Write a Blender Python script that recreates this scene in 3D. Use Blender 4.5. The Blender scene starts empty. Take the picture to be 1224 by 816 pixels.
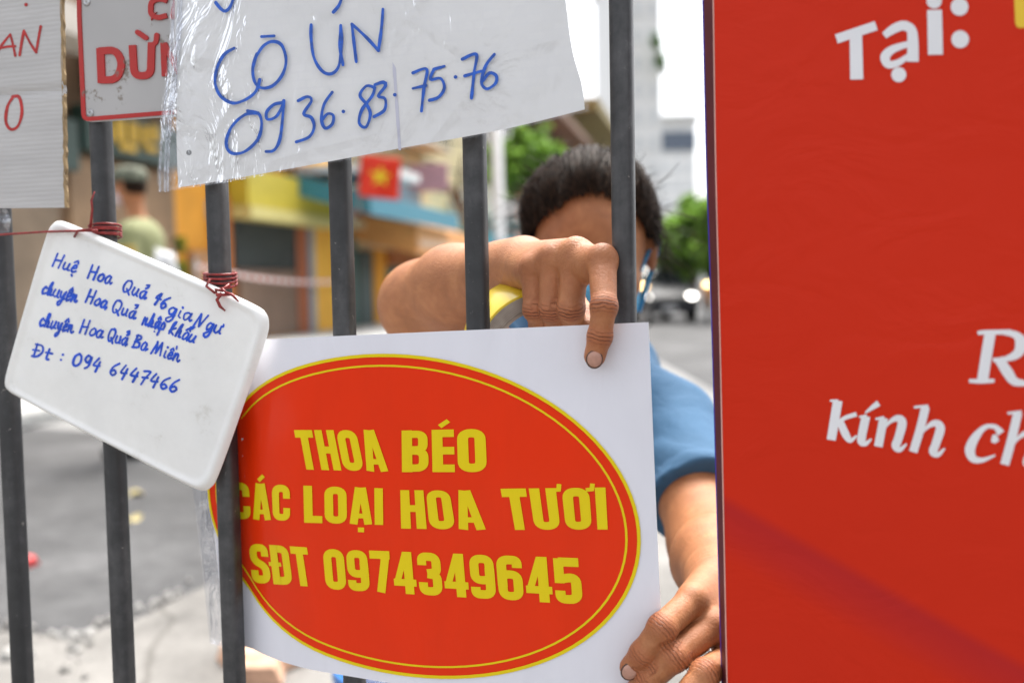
import bpy, bmesh, math, random
import numpy as np
from mathutils import Vector, Matrix

random.seed(7)
rng = np.random.default_rng(7)
SC = bpy.context.scene
COL = SC.collection

# ------------------------------------------------------------------ camera, sky, sun, exposure
FPX, CX, CY = 1190.0, 612.0, 408.0            # focal length and centre of a 1224 x 816 frame
CAM = np.array([0.0, 0.0, 1.12])
TH, RO = 0.060, 0.0187                        # pitch down, roll
_fw = np.array([0, math.cos(TH), -math.sin(TH)])
_r0 = np.array([1.0, 0, 0]); _d0 = np.array([0, -math.sin(TH), -math.cos(TH)])
CR = math.cos(RO)*_r0 + math.sin(RO)*_d0
CD = -math.sin(RO)*_r0 + math.cos(RO)*_d0
CF = _fw
cam_d = bpy.data.cameras.new('camera'); cam = bpy.data.objects.new('camera', cam_d); COL.objects.link(cam)
M = Matrix.Identity(4)
for i in range(3):
    M[i][0] = CR[i]; M[i][1] = -CD[i]; M[i][2] = -CF[i]; M[i][3] = CAM[i]
cam.matrix_world = M
cam_d.sensor_width = 36.0; cam_d.lens = 36.0*FPX/1224.0
cam_d.clip_start = 0.05; cam_d.clip_end = 2000
cam_d.dof.use_dof = True; cam_d.dof.focus_distance = 0.79; cam_d.dof.aperture_fstop = 3.6
cam_d.dof.aperture_blades = 0
SC.camera = cam

world = bpy.data.worlds.new('World'); SC.world = world; world.use_nodes = True
wn = world.node_tree; wn.nodes.clear()
sky = wn.nodes.new('ShaderNodeTexSky'); sky.sky_type = 'NISHITA'; sky.sun_disc = False
SUN_EL, SUN_ROT = math.radians(66), math.radians(22)
sky.sun_elevation = SUN_EL; sky.sun_rotation = SUN_ROT
sky.air_density = 1.0; sky.dust_density = 4.0; sky.ozone_density = 1.0
hsv = wn.nodes.new('ShaderNodeHueSaturation'); hsv.inputs['Saturation'].default_value = 0.2
bgn = wn.nodes.new('ShaderNodeBackground'); bgn.inputs[1].default_value = 0.095
wo = wn.nodes.new('ShaderNodeOutputWorld')
wn.links.new(sky.outputs[0], hsv.inputs['Color']); wn.links.new(hsv.outputs[0], bgn.inputs[0]); wn.links.new(bgn.outputs[0], wo.inputs[0])

sl = bpy.data.lights.new('sun', 'SUN'); sl.energy = 1.5; sl.angle = math.radians(28); sl.color = (1.0, 0.95, 0.88)
so = bpy.data.objects.new('sun', sl); COL.objects.link(so)
sd = Vector((math.sin(SUN_ROT)*math.cos(SUN_EL), math.cos(SUN_ROT)*math.cos(SUN_EL), math.sin(SUN_EL)))
so.rotation_euler = sd.to_track_quat('Z', 'Y').to_euler()
SC.view_settings.view_transform = 'Standard'; SC.view_settings.look = 'None'
SC.view_settings.gamma = 1.0; SC.view_settings.use_curve_mapping = False
SC.view_settings.exposure = 2.05
SC.render.engine = 'CYCLES'
SC.cycles.use_denoising = True
SC.cycles.max_bounces = 8; SC.cycles.transparent_max_bounces = 12
SC.cycles.caustics_reflective = False; SC.cycles.caustics_refractive = False

def P(px, py, Z):
    """world point that lies Z metres deep on the sight line of a photo pixel"""
    return CAM + Z*(CF + (px-CX)/FPX*CR + (py-CY)/FPX*CD)
def depth(p): return float((np.asarray(p)-CAM) @ CF)
UP = np.array([0, 0, 1.0])
def unit(v):
    v = np.asarray(v, float); return v/np.linalg.norm(v)

# ------------------------------------------------------------------ materials
def new_mat(name):
    m = bpy.data.materials.new(name); m.use_nodes = True
    nt = m.node_tree; nt.nodes.clear()
    out = nt.nodes.new('ShaderNodeOutputMaterial'); b = nt.nodes.new('ShaderNodeBsdfPrincipled')
    nt.links.new(b.outputs[0], out.inputs[0])
    return m, nt, b, out
def N(nt, t, **kw):
    n = nt.nodes.new(t)
    for k, v in kw.items():
        if k.startswith('i_'):
            n.inputs[k[2:].replace('_', ' ')].default_value = v
        else: setattr(n, k, v)
    return n
def L(nt, a, b): nt.links.new(a, b)
def coords(nt, stretch=None, uv=False):
    tc = N(nt, 'ShaderNodeTexCoord')
    o = tc.outputs['UV'] if uv else tc.outputs['Object']
    if stretch:
        mp = N(nt, 'ShaderNodeMapping'); mp.inputs['Scale'].default_value = stretch; L(nt, o, mp.inputs['Vector']); o = mp.outputs[0]
    return o
def ramp(nt, fac, stops):
    r = N(nt, 'ShaderNodeValToRGB'); e = r.color_ramp.elements
    while len(e) < len(stops): e.new(0.5)
    for i, (p, c) in enumerate(stops):
        e[i].position = p; e[i].color = (*c, 1) if len(c) == 3 else c
    L(nt, fac, r.inputs[0]); return r.outputs[0]
def noise(nt, vec, scale, detail=4, rough=0.55, dist=0.0):
    n = N(nt, 'ShaderNodeTexNoise'); n.inputs['Scale'].default_value = scale; n.inputs['Detail'].default_value = detail
    n.inputs['Roughness'].default_value = rough; n.inputs['Distortion'].default_value = dist
    if vec is not None: L(nt, vec, n.inputs['Vector'])
    return n.outputs['Fac']
def bump(nt, b, h, strength, dist):
    n = N(nt, 'ShaderNodeBump'); n.inputs['Strength'].default_value = strength; n.inputs['Distance'].default_value = dist
    L(nt, h, n.inputs['Height']); L(nt, n.outputs[0], b.inputs['Normal']); return n
def mat(name, col, rough=0.6, var=0.12, scale=6.0, bmp=0.0, bscale=None, bdist=0.002, metal=0.0, stretch=None, coat=0.0, spec=0.5, crough=0.1, detail=5):
    """one base colour, gently mottled by noise, with optional bump"""
    m, nt, b, out = new_mat(name)
    v = coords(nt, stretch)
    f = noise(nt, v, scale, detail)
    lo = tuple(max(0, c*(1-var)) for c in col); hi = tuple(min(1, c*(1+var)) for c in col)
    L(nt, ramp(nt, f, [(0.3, lo), (0.7, hi)]), b.inputs['Base Color'])
    b.inputs['Roughness'].default_value = rough; b.inputs['Metallic'].default_value = metal
    b.inputs['Coat Weight'].default_value = coat; b.inputs['Coat Roughness'].default_value = crough
    b.inputs['Specular IOR Level'].default_value = spec
    if bmp: bump(nt, b, noise(nt, v, bscale or scale*4, 5), bmp, bdist)
    return m
MATS = {}
def mc(name, *a, **k):
    if name not in MATS: MATS[name] = mat(name, *a, **k)
    return MATS[name]

# ------------------------------------------------------------------ mesh helpers
class MB:
    def __init__(s): s.v = []; s.f = []; s.mi = []; s.uv = None
    def add(s, v, f, mi=0):
        o = len(s.v); s.v.extend([tuple(map(float, p)) for p in v]); s.f.extend([tuple(i+o for i in q) for q in f]); s.mi.extend([mi]*len(f)); return s
    def box(s, lo, hi, mi=0, fn=None):
        (x0, y0, z0), (x1, y1, z1) = lo, hi
        v = [(x0,y0,z0),(x1,y0,z0),(x1,y1,z0),(x0,y1,z0),(x0,y0,z1),(x1,y0,z1),(x1,y1,z1),(x0,y1,z1)]
        if fn: v = [fn(*p) for p in v]
        return s.add(v, [(0,3,2,1),(4,5,6,7),(0,1,5,4),(1,2,6,5),(2,3,7,6),(3,0,4,7)], mi)
    def tube(s, pts, rad, n=8, mi=0, cap=True, flat=1.0):
        pts = [np.asarray(p, float) for p in pts]
        if np.isscalar(rad): rad = [rad]*len(pts)
        vs, fs = [], []
        prev = None
        for i, p in enumerate(pts):
            t = unit(pts[min(i+1, len(pts)-1)] - pts[max(i-1, 0)])
            if prev is None:
                a = np.array([0, 0, 1.0]) if abs(t[2]) < 0.9 else np.array([1.0, 0, 0])
                u = unit(np.cross(t, a))
            else:
                u = unit(prev - t*(prev @ t))
            prev = u; w = np.cross(t, u)
            for k in range(n):
                a = 2*math.pi*k/n
                vs.append(p + rad[i]*(math.cos(a)*u + flat*math.sin(a)*w))
        for i in range(len(pts)-1):
            for k in range(n):
                fs.append((i*n+k, i*n+(k+1) % n, (i+1)*n+(k+1) % n, (i+1)*n+k))
        if cap:
            fs.append(tuple(range(n-1, -1, -1))); fs.append(tuple((len(pts)-1)*n+k for k in range(n)))
        return s.add(vs, fs, mi)
    def lathe(s, c, ax, prof, n=32, mi=0, closed=False):
        """prof: list of (radius, along axis)"""
        c = np.asarray(c, float); ax = unit(ax); a = np.array([0, 0, 1.0]) if abs(ax[2]) < 0.9 else np.array([1.0, 0, 0])
        u = unit(np.cross(ax, a)); w = np.cross(ax, u)
        vs = []
        for r, h in prof:
            for k in range(n):
                t = 2*math.pi*k/n; vs.append(c + ax*h + r*(math.cos(t)*u + math.sin(t)*w))
        m = len(prof); fs = []
        for i in range(m if closed else m-1):
            j = (i+1) % m
            for k in range(n): fs.append((i*n+k, i*n+(k+1) % n, j*n+(k+1) % n, j*n+k))
        return s.add(vs, fs, mi)
    def ellipsoid(s, c, R, r, nu=20, nv=12, mi=0):
        vs, fs = [], []
        for j in range(nv+1):
            p = math.pi*j/nv
            for i in range(nu):
                t = 2*math.pi*i/nu
                l = np.array([r[0]*math.sin(p)*math.cos(t), r[1]*math.sin(p)*math.sin(t), r[2]*math.cos(p)])
                vs.append(np.asarray(c) + R @ l)
        for j in range(nv):
            for i in range(nu):
                fs.append((j*nu+i, j*nu+(i+1) % nu, (j+1)*nu+(i+1) % nu, (j+1)*nu+i))
        return s.add(vs, fs, mi)

def root_loc(o):
    while o.parent: o = o.parent
    return np.array(o.location)
def tag(o, label=None, cat=None, group=None, kind=None):
    if label: o['label'] = label
    if cat: o['category'] = cat
    if group: o['group'] = group
    if kind: o['kind'] = kind
    return o
def obj(name, mb, mats, parent=None, smooth=False, loc=None, bevel=0.0, autosmooth=None):
    """link a mesh: world coordinates are rebased to the thing's own origin"""
    me = bpy.data.meshes.new(name)
    V = np.array(mb.v, float)
    base = root_loc(parent) if parent else (np.asarray(loc, float) if loc is not None else np.zeros(3))
    if len(V): V = V - base
    me.from_pydata([tuple(p) for p in V], [], mb.f)
    mats = mats if isinstance(mats, (list, tuple)) else [mats]
    for m in mats: me.materials.append(m)
    if any(mb.mi): me.polygons.foreach_set('material_index', mb.mi)
    me.validate(); me.update()
    if smooth: me.polygons.foreach_set('use_smooth', [True]*len(me.polygons))
    o = bpy.data.objects.new(name, me); COL.objects.link(o)
    if parent: o.parent = parent
    else: o.location = base
    if autosmooth: me.set_sharp_from_angle(angle=autosmooth)
    if bevel:
        b = o.modifiers.new('bevel', 'BEVEL'); b.width = bevel; b.segments = 2; b.limit_method = 'ANGLE'
    return o
def thing(name, label, cat, loc, group=None):
    o = bpy.data.objects.new(name, None); COL.objects.link(o); o.location = tuple(map(float, loc)); o.empty_display_size = 0.05
    return tag(o, label, cat, group)
def copy_thing(src, loc, rotz=0.0, label=None, scale=None):
    r = src.copy(); COL.objects.link(r); r.location = tuple(map(float, loc)); r.rotation_euler = (0, 0, rotz)
    if label: r['label'] = label
    if scale: r.scale = (scale,)*3
    for ch in list(src.children):
        c = ch.copy(); COL.objects.link(c); c.parent = r
        for g in list(ch.children):
            d = g.copy(); COL.objects.link(d); d.parent = c
    return r

# ------------------------------------------------------------------ flat sheets seen in the photo: a real plane in the place
class Plane:
    def __init__(s, O, ea, eb, bump=None):
        s.O = np.asarray(O, float); s.ea = unit(ea); s.eb = unit(np.asarray(eb) - s.ea*(np.asarray(eb) @ s.ea)); s.n = np.cross(s.ea, s.eb)
        if s.n @ (CAM - s.O) < 0: s.n = -s.n
        s.bump = bump or (lambda a, b: 0.0)
    def ab(s, px, py):
        d = CF + (px-CX)/FPX*CR + (py-CY)/FPX*CD
        h = 0.0
        for _ in range(7):      # meet the bent sheet itself, not its flat plane
            t = ((s.O + s.n*h - CAM) @ s.n)/(d @ s.n); p = CAM + t*d - s.O; a, b = float(p @ s.ea), float(p @ s.eb); h = s.bump(a, b)
        return a, b
    def pt(s, a, b, e=0.0): return s.O + a*s.ea + b*s.eb + s.n*(s.bump(a, b)+e)
    def at(s, px, py, e=0.0): return s.pt(*s.ab(px, py), e)
    def Z(s, px, py): return depth(s.at(px, py))

def catmull(pts, step=2.0, closed=False):
    pts = [np.asarray(p, float) for p in pts]
    if len(pts) < 3: 
        n = max(1, int(np.linalg.norm(pts[1][:2]-pts[0][:2])/step)); return [pts[0]+(pts[1]-pts[0])*i/n for i in range(n+1)]
    out = []; n = len(pts); rngn = n if closed else n-1
    for i in range(rngn):
        if closed: p0, p1, p2, p3 = pts[i-1], pts[i], pts[(i+1) % n], pts[(i+2) % n]
        else: p0, p1, p2, p3 = pts[max(i-1, 0)], pts[i], pts[i+1], pts[min(i+2, n-1)]
        m = max(2, int(np.linalg.norm((p2-p1)[:2])/step))
        for k in range(m):
            t = k/m; out.append(0.5*((2*p1)+(-p0+p2)*t+(2*p0-5*p1+4*p2-p3)*t*t+(-p0+3*p1-3*p2+p3)*t**3))
    if not closed: out.append(pts[-1])
    return out
def round_path(pts, r, closed=False, n=6):
    pts = [np.asarray(p, float) for p in pts]; out = []; m = len(pts)
    for i, p in enumerate(pts):
        if not closed and i in (0, m-1): out.append(p); continue
        a, b = pts[i-1]-p, pts[(i+1) % m]-p; la, lb = np.linalg.norm(a), np.linalg.norm(b)
        rr = min(r, la*0.5, lb*0.5); A = p+a/la*rr; B = p+b/lb*rr
        for k in range(n+1):
            t = k/n; out.append((1-t)**2*A+2*t*(1-t)*p+t*t*B)
    return out
def ribbon2d(pts, w, closed=False, cap='flat'):
    """2-D strip along a path; w scalar or per-point"""
    pts = np.array([p[:2] for p in pts]); n = len(pts)
    w = np.full(n, w, float) if np.isscalar(w) else np.asarray(w, float)
    nxt = np.roll(pts, -1, 0); prv = np.roll(pts, 1, 0)
    if not closed: nxt[-1] = pts[-1]; prv[0] = pts[0]
    d1 = nxt-pts; d0 = pts-prv
    def nn(d):
        l = np.linalg.norm(d, axis=1, keepdims=True); return np.divide(d, l, out=np.zeros_like(d), where=l > 1e-9)
    d1, d0 = nn(d1), nn(d0)
    if not closed: d0[0] = d1[0]; d1[-1] = d0[-1]
    t = nn(d0+d1); nv = np.stack([-t[:, 1], t[:, 0]], 1)
    n1 = np.stack([-d1[:, 1], d1[:, 0]], 1); c = np.clip((nv*n1).sum(1), 0.5, 1)
    off = nv*(w/2/c)[:, None]
    V = []; F = []
    for i in range(n): V += [pts[i]+off[i], pts[i]-off[i]]
    for i in range(n if closed else n-1):
        j = (i+1) % n; F.append((2*i, 2*i+1, 2*j+1, 2*j))
    if cap == 'round' and not closed:
        for i, sg in ((0, -1), (n-1, 1)):
            k = len(V); V.append(pts[i]); a0 = math.atan2(*(off[i][::-1])); r = w[i]/2; m = 6; ids = []
            for q in range(m+1):
                a = a0 - sg*math.pi*q/m; V.append(pts[i]+r*np.array([math.cos(a), math.sin(a)])); ids.append(k+1+q)
            F += [(k, ids[q], ids[q+1]) for q in range(m)]
    return V, F
class Ink:
    """collects strokes on one sheet as thin raised marks"""
    def __init__(s, plane, eps, raise_=0.0): s.p = plane; s.e = eps; s.mb = MB(); s.k = 0; s.r = raise_
    def strip(s, V, F, fn=None, mi=0):
        e = s.e + s.k*2e-5; s.k = (s.k+1) % 12
        fn = fn or (lambda x, y: (x, y))
        q = [fn(*v) for v in V]
        top = [s.p.at(x, y, e+s.r) for x, y in q]
        s.mb.add(top, F, mi)
        if s.r:
            cnt = {}
            for f in F:
                for i in range(len(f)):
                    a, b = f[i], f[(i+1) % len(f)]; cnt[frozenset((a, b))] = cnt.get(frozenset((a, b)), 0)+1
            bot = [s.p.at(x, y, e-0.0002) for x, y in q]; n = len(top)
            s.mb.add(list(top)+list(bot), [(*tuple(k), tuple(k)[1]+n, tuple(k)[0]+n) for k, c in cnt.items() if c == 1], mi)
    def stroke(s, pts, w=3.5, smooth=True, step=2.0, closed=False, cap='round', fn=None):
        if not np.isscalar(w): pts = [(*p, x) for p, x in zip(pts, w)]
        q = catmull(pts, step, closed) if smooth else [np.asarray(p, float) for p in pts]
        ww = w if np.isscalar(w) else [p[2] for p in q]
        if np.isscalar(w) and smooth:   # the pen's pressure wavers
            ph = rng.uniform(0, 6.28, 2); ww = [w*(1+.10*math.sin(i*step*.13+ph[0])+.07*math.sin(i*step*.31+ph[1])) for i in range(len(q))]
        V, F = ribbon2d(q, ww, closed, cap); s.strip(V, F, fn)
    def disc(s, x, y, r, ry=None, n=20):
        V = [(x, y)]+[(x+r*math.cos(2*math.pi*i/n), y+(ry or r)*math.sin(2*math.pi*i/n)) for i in range(n)]
        s.strip(V, [(0, 1+i, 1+(i+1) % n) for i in range(n)])
def radial(plane, outline, rings=10, e=0.0, th=0.0, prof=None, mi=0, mside=None, uv=None):
    """a filled convex outline given in photo pixels, laid on a plane, with thickness th"""
    A = np.array([plane.ab(*p[:2]) for p in outline]); c = A.mean(0); n = len(A); mb = MB()
    vs = [plane.pt(*c, e+(prof(0) if prof else 0))]; fs = []
    for j in range(1, rings+1):
        r = j/rings
        for p in A:
            q = c+(p-c)*r; vs.append(plane.pt(*q, e+(prof(r) if prof else 0)))
    for i in range(n): fs.append((0, 1+i, 1+(i+1) % n))
    for j in range(rings-1):
        for i in range(n):
            a = 1+j*n+i; b = 1+j*n+(i+1) % n; fs.append((a, a+n, b+n, b))
    mb.add(vs, fs, mi)
    if th:
        rim = [plane.pt(*p, e+(prof(1) if prof else 0)) for p in A]; back = [plane.pt(*p, e-th) for p in A]
        mb.add(rim+back, [(i, n+i, n+(i+1) % n, (i+1) % n) for i in range(n)], mside if mside is not None else mi)
        mb.add(back+[plane.pt(*c, e-th)], [(n, (i+1) % n, i) for i in range(n)], mi)
    return mb
def dense(poly, step=8.0):
    out = []
    for i, p in enumerate(poly):
        q = poly[(i+1) % len(poly)]; n = max(1, int(math.dist(p[:2], q[:2])/step))
        out += [(p[0]+(q[0]-p[0])*k/n, p[1]+(q[1]-p[1])*k/n) for k in range(n)]
    return out
def homog(src, dst):
    A = []; b = []
    for (x, y), (u, v) in zip(src, dst):
        A += [[x, y, 1, 0, 0, 0, -u*x, -u*y], [0, 0, 0, x, y, 1, -v*x, -v*y]]; b += [u, v]
    h = np.append(np.linalg.solve(np.array(A, float), np.array(b, float)), 1).reshape(3, 3)
    def f(x, y):
        q = h @ np.array([x, y, 1.0]); return q[0]/q[2], q[1]/q[2]
    return f

# ================================================================== THE STREET
def G(px, py, z=0.0):
    d = CF + (px-CX)/FPX*CR + (py-CY)/FPX*CD; t = (z-CAM[2])/d[2]; return CAM+d*t
def asphalt():
    m, nt, b, out = new_mat('asphalt'); v = coords(nt); f = noise(nt, v, 0.9, 6, 0.6); g = noise(nt, v, 130, 3, 0.6); p = noise(nt, v, 0.25, 3)
    md = noise(nt, v, 11, 5, 0.75); g2 = N(nt, 'ShaderNodeMath', operation='MULTIPLY_ADD'); g2.inputs[1].default_value = .9; L(nt, md, g2.inputs[0]); g3 = N(nt, 'ShaderNodeMath', operation='SUBTRACT'); g3.inputs[1].default_value = .45; L(nt, g, g2.inputs[2]); L(nt, g2.outputs[0], g3.inputs[0]); a = N(nt, 'ShaderNodeMath', operation='MULTIPLY_ADD'); a.inputs[1].default_value = 0.55; L(nt, g3.outputs[0], a.inputs[0]); L(nt, f, a.inputs[2])
    L(nt, ramp(nt, a.outputs[0], [(0.55, (0.026, 0.026, 0.027)), (0.78, (0.052, 0.052, 0.054)), (1.0, (0.11, 0.11, 0.112))]), b.inputs['Base Color'])
    b.inputs['Roughness'].default_value = 0.8; bump(nt, b, g, 0.6, 0.006); return m
def concrete(name, lo, hi, sc=1.5):
    m, nt, b, out = new_mat(name); v = coords(nt); f = noise(nt, v, sc, 8, 0.62, 0.3); g = noise(nt, v, 60, 4)
    a = N(nt, 'ShaderNodeMath', operation='MULTIPLY_ADD'); a.inputs[1].default_value = 0.25; L(nt, g, a.inputs[0]); L(nt, f, a.inputs[2])
    vo = N(nt, 'ShaderNodeTexVoronoi'); vo.feature = 'DISTANCE_TO_EDGE'; vo.inputs['Scale'].default_value = 0.75; vd = N(nt, 'ShaderNodeMix', data_type='RGBA'); vd.inputs[0].default_value = .12; vn = N(nt, 'ShaderNodeTexNoise'); vn.inputs['Scale'].default_value = 3.0; L(nt, v, vn.inputs['Vector']); L(nt, v, vd.inputs[6]); L(nt, vn.outputs['Color'], vd.inputs[7]); L(nt, vd.outputs[2], vo.inputs['Vector'])
    cr_ = ramp(nt, vo.outputs['Distance'], [(0.0, (.58, .57, .55)), (0.008, (1, 1, 1))]); mxc = N(nt, 'ShaderNodeMix', data_type='RGBA', blend_type='MULTIPLY'); mxc.inputs[0].default_value = 1
    L(nt, ramp(nt, a.outputs[0], [(0.45, lo), (0.75, hi)]), mxc.inputs[6]); L(nt, cr_, mxc.inputs[7]); L(nt, mxc.outputs[2], b.inputs['Base Color']); b.inputs['Roughness'].default_value = 0.85
    bump(nt, b, g, 0.5, 0.004); return m
ASPH = asphalt(); CONC = concrete('concrete', (0.105, 0.10, 0.093), (0.225, 0.215, 0.20)); FARP = concrete('far_paving', (0.30, 0.30, 0.29), (0.42, 0.42, 0.41), 0.6)
mb = MB(); xs = np.concatenate([np.linspace(-400, -30, 6), np.linspace(-20, 20, 9), np.linspace(30, 400, 6)]); ys = np.concatenate([np.linspace(-60, 0, 4), np.linspace(4, 60, 9), np.linspace(100, 900, 6)])
mb.add([(x, y, 0) for y in ys for x in xs], [(j*len(xs)+i, j*len(xs)+i+1, (j+1)*len(xs)+i+1, (j+1)*len(xs)+i) for j in range(len(ys)-1) for i in range(len(xs)-1)])
tag(obj('road', mb, ASPH), kind='structure')
# paler, older roadway beyond the dark resurfaced strip
lp_ = [(-700, 500), (-200, 505), (60, 512), (200, 530), (420, 590), (640, 660), (800, 700), (1000, 730), (1400, 760)]
PALER = concrete('pale_roadway', (0.14, 0.14, 0.14), (0.23, 0.23, 0.225), 0.5)
lr = [G(p[0], p[1], 0.004) for p in catmull(lp_, 12)]; n = len(lr); mb = MB()
mb.v = [tuple(p) for p in lr]+[(p[0], 60.0, .004) for p in lr]+[(p[0]*8, 700.0, .004) for p in lr]
mb.f = [(j*n+i, j*n+i+1, (j+1)*n+i+1, (j+1)*n+i) for j in range(2) for i in range(n-1)]; mb.mi = [0]*len(mb.f); tag(obj('old_roadway', mb, PALER), kind='structure')
# near pavement with a broken edge
edge_px = [(-420, 700), (-180, 722), (-40, 738), (20, 749), (60, 756), (100, 757), (128, 746), (160, 738), (195, 721), (228, 705), (255, 696), (330, 684), (420, 668), (560, 650), (700, 640), (860, 628), (1100, 610)]
PZ = 0.055
er = []
for p in catmull(edge_px, 6):
    g = G(p[0], p[1], PZ); g[1] += rng.normal(0, 0.018); er.append(g)
mb = MB(); n = len(er)
rows = [[g-UP*PZ*1.02+np.array([0, 0.03, 0])*rng.uniform(.2, 1) for g in er], [g-UP*rng.uniform(0.004, 0.018) for g in er], [g+np.array([0, -0.05, 0]) for g in er]]
for k in (0.15, 0.35, 0.6, 0.85, 1.0): rows.append([np.array([g[0], (g[1]-0.05)*(1-k)+(-6)*k, PZ]) for g in er])
for r_ in rows: mb.v += [tuple(p) for p in r_]
for j in range(len(rows)-1): mb.f += [(j*n+i, j*n+i+1, (j+1)*n+i+1, (j+1)*n+i) for i in range(n-1)]
mb.mi = [0]*len(mb.f); tag(obj('pavement', mb, CONC), kind='structure')
# crumbs of broken concrete along that edge
mb = MB()
def stone(mb, c, r):
    bm = bmesh.new(); bmesh.ops.create_icosphere(bm, subdivisions=1, radius=1)
    sc = rng.uniform(.6, 1.2, 3)*r; vs = [np.asarray(c)+np.array(v.co)*sc*(1+rng.normal(0, .14)) for v in bm.verts]; mb.add(vs, [tuple(q.index for q in f.verts) for f in bm.faces]); bm.free()
for _ in range(210):
    u = rng.random()**1.5; x = -130+u*360; base = np.interp(x, [p[0] for p in edge_px], [p[1] for p in edge_px]); 
    y = base + (rng.exponential(16) if x < 110 else rng.normal(0, 3)) - 2
    r = rng.uniform(.004, .018)*(1.6 if rng.random() < .12 else 1); p = G(x, y, PZ if y > base else 0.0); stone(mb, p+UP*r*.4, r)
tag(obj('rubble', mb, concrete('rubble_concrete', (0.16, 0.15, 0.14), (0.42, 0.41, 0.39), 9), loc=G(40, 770)), 'small broken concrete crumbs along the pavement edge', 'rubble', kind='stuff')
BRK = mat('pale_brick', (0.55, 0.33, 0.22), 0.85, 0.3, 25, 0.4, 70, 0.004)
for i, (x, y, a, lb) in enumerate(((298, 786, .5, 'pale orange broken brick, leftmost of those on the pavement under the poster'), (318, 800, -.3, 'pale orange broken brick lying in front of the blue bucket'), (340, 795, .9, 'pale orange broken brick nearest the blue bucket'), (306, 815, .1, 'pale orange broken brick, nearest to the fence under the poster'))):
    c = G(x, y, PZ); R_ = Matrix.Rotation(a, 3, 'Z'); mb = MB()
    mb.box((-.075, -.04, 0), (.07, .04, .05), fn=lambda X, Y, Z: tuple(np.array(R_ @ Vector((X+rng.normal(0, .006), Y+rng.normal(0, .005), Z+rng.normal(0, .004)*(Z > 0))))+c))
    tag(obj('brick', mb, BRK, loc=c, bevel=0.006), lb, 'brick', 'broken bricks on the pavement')
BUCK = mat('blue_plastic', (0.02, 0.15, 0.45), 0.4, 0.08, 8)
bc_ = np.array([-0.185, 1.86, PZ]); bk = thing('bucket', 'blue plastic bucket on the pavement, its rim just under the poster', 'bucket', bc_)
mb = MB(); mb.lathe(bc_, UP, [(0, .004), (.115, 0), (.155, .325), (.168, .33), (.168, .352), (.160, .354), (.152, .34), (.112, .012), (0, .014)], 40); obj('body', mb, BUCK, bk, True, autosmooth=0.7)
mb = MB(); mb.tube([bc_+np.array([.166*math.cos(a), .166*math.sin(a)*.55-.10*math.sin(a)*0, .325-.06*math.sin(a)]) for a in np.linspace(0, math.pi, 14)], .003, 6); obj('handle', mb, mc('bucket_wire', (.4, .4, .42), .4, metal=.8), bk, True)
# bits lying on the road
LEAFY = mat('yellow_leaf', (0.50, 0.42, 0.20), 0.6, 0.25, 40)
for i, (x, y, lb) in enumerate(((163, 592, 'dry yellow leaf on the asphalt, the farther of two'), (157, 622, 'dry yellow leaf on the asphalt, the nearer of two'))):
    c = G(x, y); a = rng.uniform(0, 6); mb = MB(); q = []
    for k in range(12):
        t = 2*math.pi*k/12; r = .055*(1 if k % 2 else .72); q.append(c+np.array([r*math.cos(t+a), .75*r*math.sin(t+a), .012+.02*math.cos(t*2)]))
    mb.add([c+UP*.006]+q, [(0, 1+k, 1+(k+1) % 12) for k in range(12)]); o = obj('fallen_leaf', mb, LEAFY, loc=c); s_ = o.modifiers.new('thick', 'SOLIDIFY'); s_.thickness = .004
    tag(o, lb, 'leaf', 'yellow leaves on the road')
c = G(33, 676); mb = MB(); stone(mb, c+UP*.02, .045); mb.v = [(c[0]+(p[0]-c[0])*1.4, p[1], c[2]+(p[2]-c[2])*.7) for p in mb.v]
tag(obj('red_scrap', mb, mat('red_scrap', (0.55, 0.03, 0.03), .6), loc=c), 'small crumpled red plastic scrap on the asphalt beside the leftmost bar', 'scrap')

# ---------------- the row of shops
FA = np.array([-6.0, 14.0, 0]); FB_ = np.array([0.3, 45.0, 0]); fe = unit(FB_-FA); fn_ = np.array([fe[1], -fe[0], 0])
FAC = Plane(FA, fe, UP)
fn_ = FAC.n
def fpt(s, d, h): return FA+fe*s+fn_*d+UP*h
def fs_(px, py): return FAC.ab(px, py)
def fbox(mb, x0, y0, x1, y1, d0, d1, mi=0, slope=0.0):
    """box on the facade whose front fills photo pixels x0..x1, y0..y1; d0..d1 out from the wall"""
    ym = (y0+y1)/2; s0 = fs_(x0, ym)[0]; s1 = fs_(x1, ym)[0]; xm = (x0+x1)/2; h1 = fs_(xm, y0)[1]; h0 = fs_(xm, y1)[1]
    mb.box((s0, d0, h0), (s1, d1, h1), mi, lambda s, d, h: fpt(s, d, h-slope*(d-d0))); return (s0+s1)/2
def part(parent, name, rects, m, bevel=0.0, smooth=False):
    mb = MB()
    for r in rects: fbox(mb, *r)
    return obj(name, mb, m, parent, smooth, bevel=bevel)
def wallbox(parent, name, x0, x1, H, m, back=6.0, d=0.0, h0=0.0):
    s0, s1 = fs_(x0, 380)[0], fs_(x1, 380)[0]; mb = MB(); mb.box((s0, d-back, h0), (s1, d, H), fn=fpt); return obj(name, mb, m, parent)
def plaster(name, c, v=.15): return mc(name, c, .85, v, 1.2, .2, 30, .004)
def slats(name, c, freq=9.0, axis='Z', v=.25):
    m, nt, b, out = new_mat(name); vv = coords(nt); w = N(nt, 'ShaderNodeTexWave'); w.bands_direction = axis; w.inputs['Scale'].default_value = freq; L(nt, vv, w.inputs['Vector'])
    f = noise(nt, vv, 2.0, 4); L(nt, ramp(nt, f, [(.3, tuple(q*(1-v) for q in c)), (.7, tuple(q*(1+v) for q in c))]), b.inputs['Base Color']); b.inputs['Roughness'].default_value = .6
    bump(nt, b, w.outputs['Fac'], .8, .03); return m
GLASS = mat('dark_glass', (0.02, 0.024, 0.026), 0.12, .2, 1.0)
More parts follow.
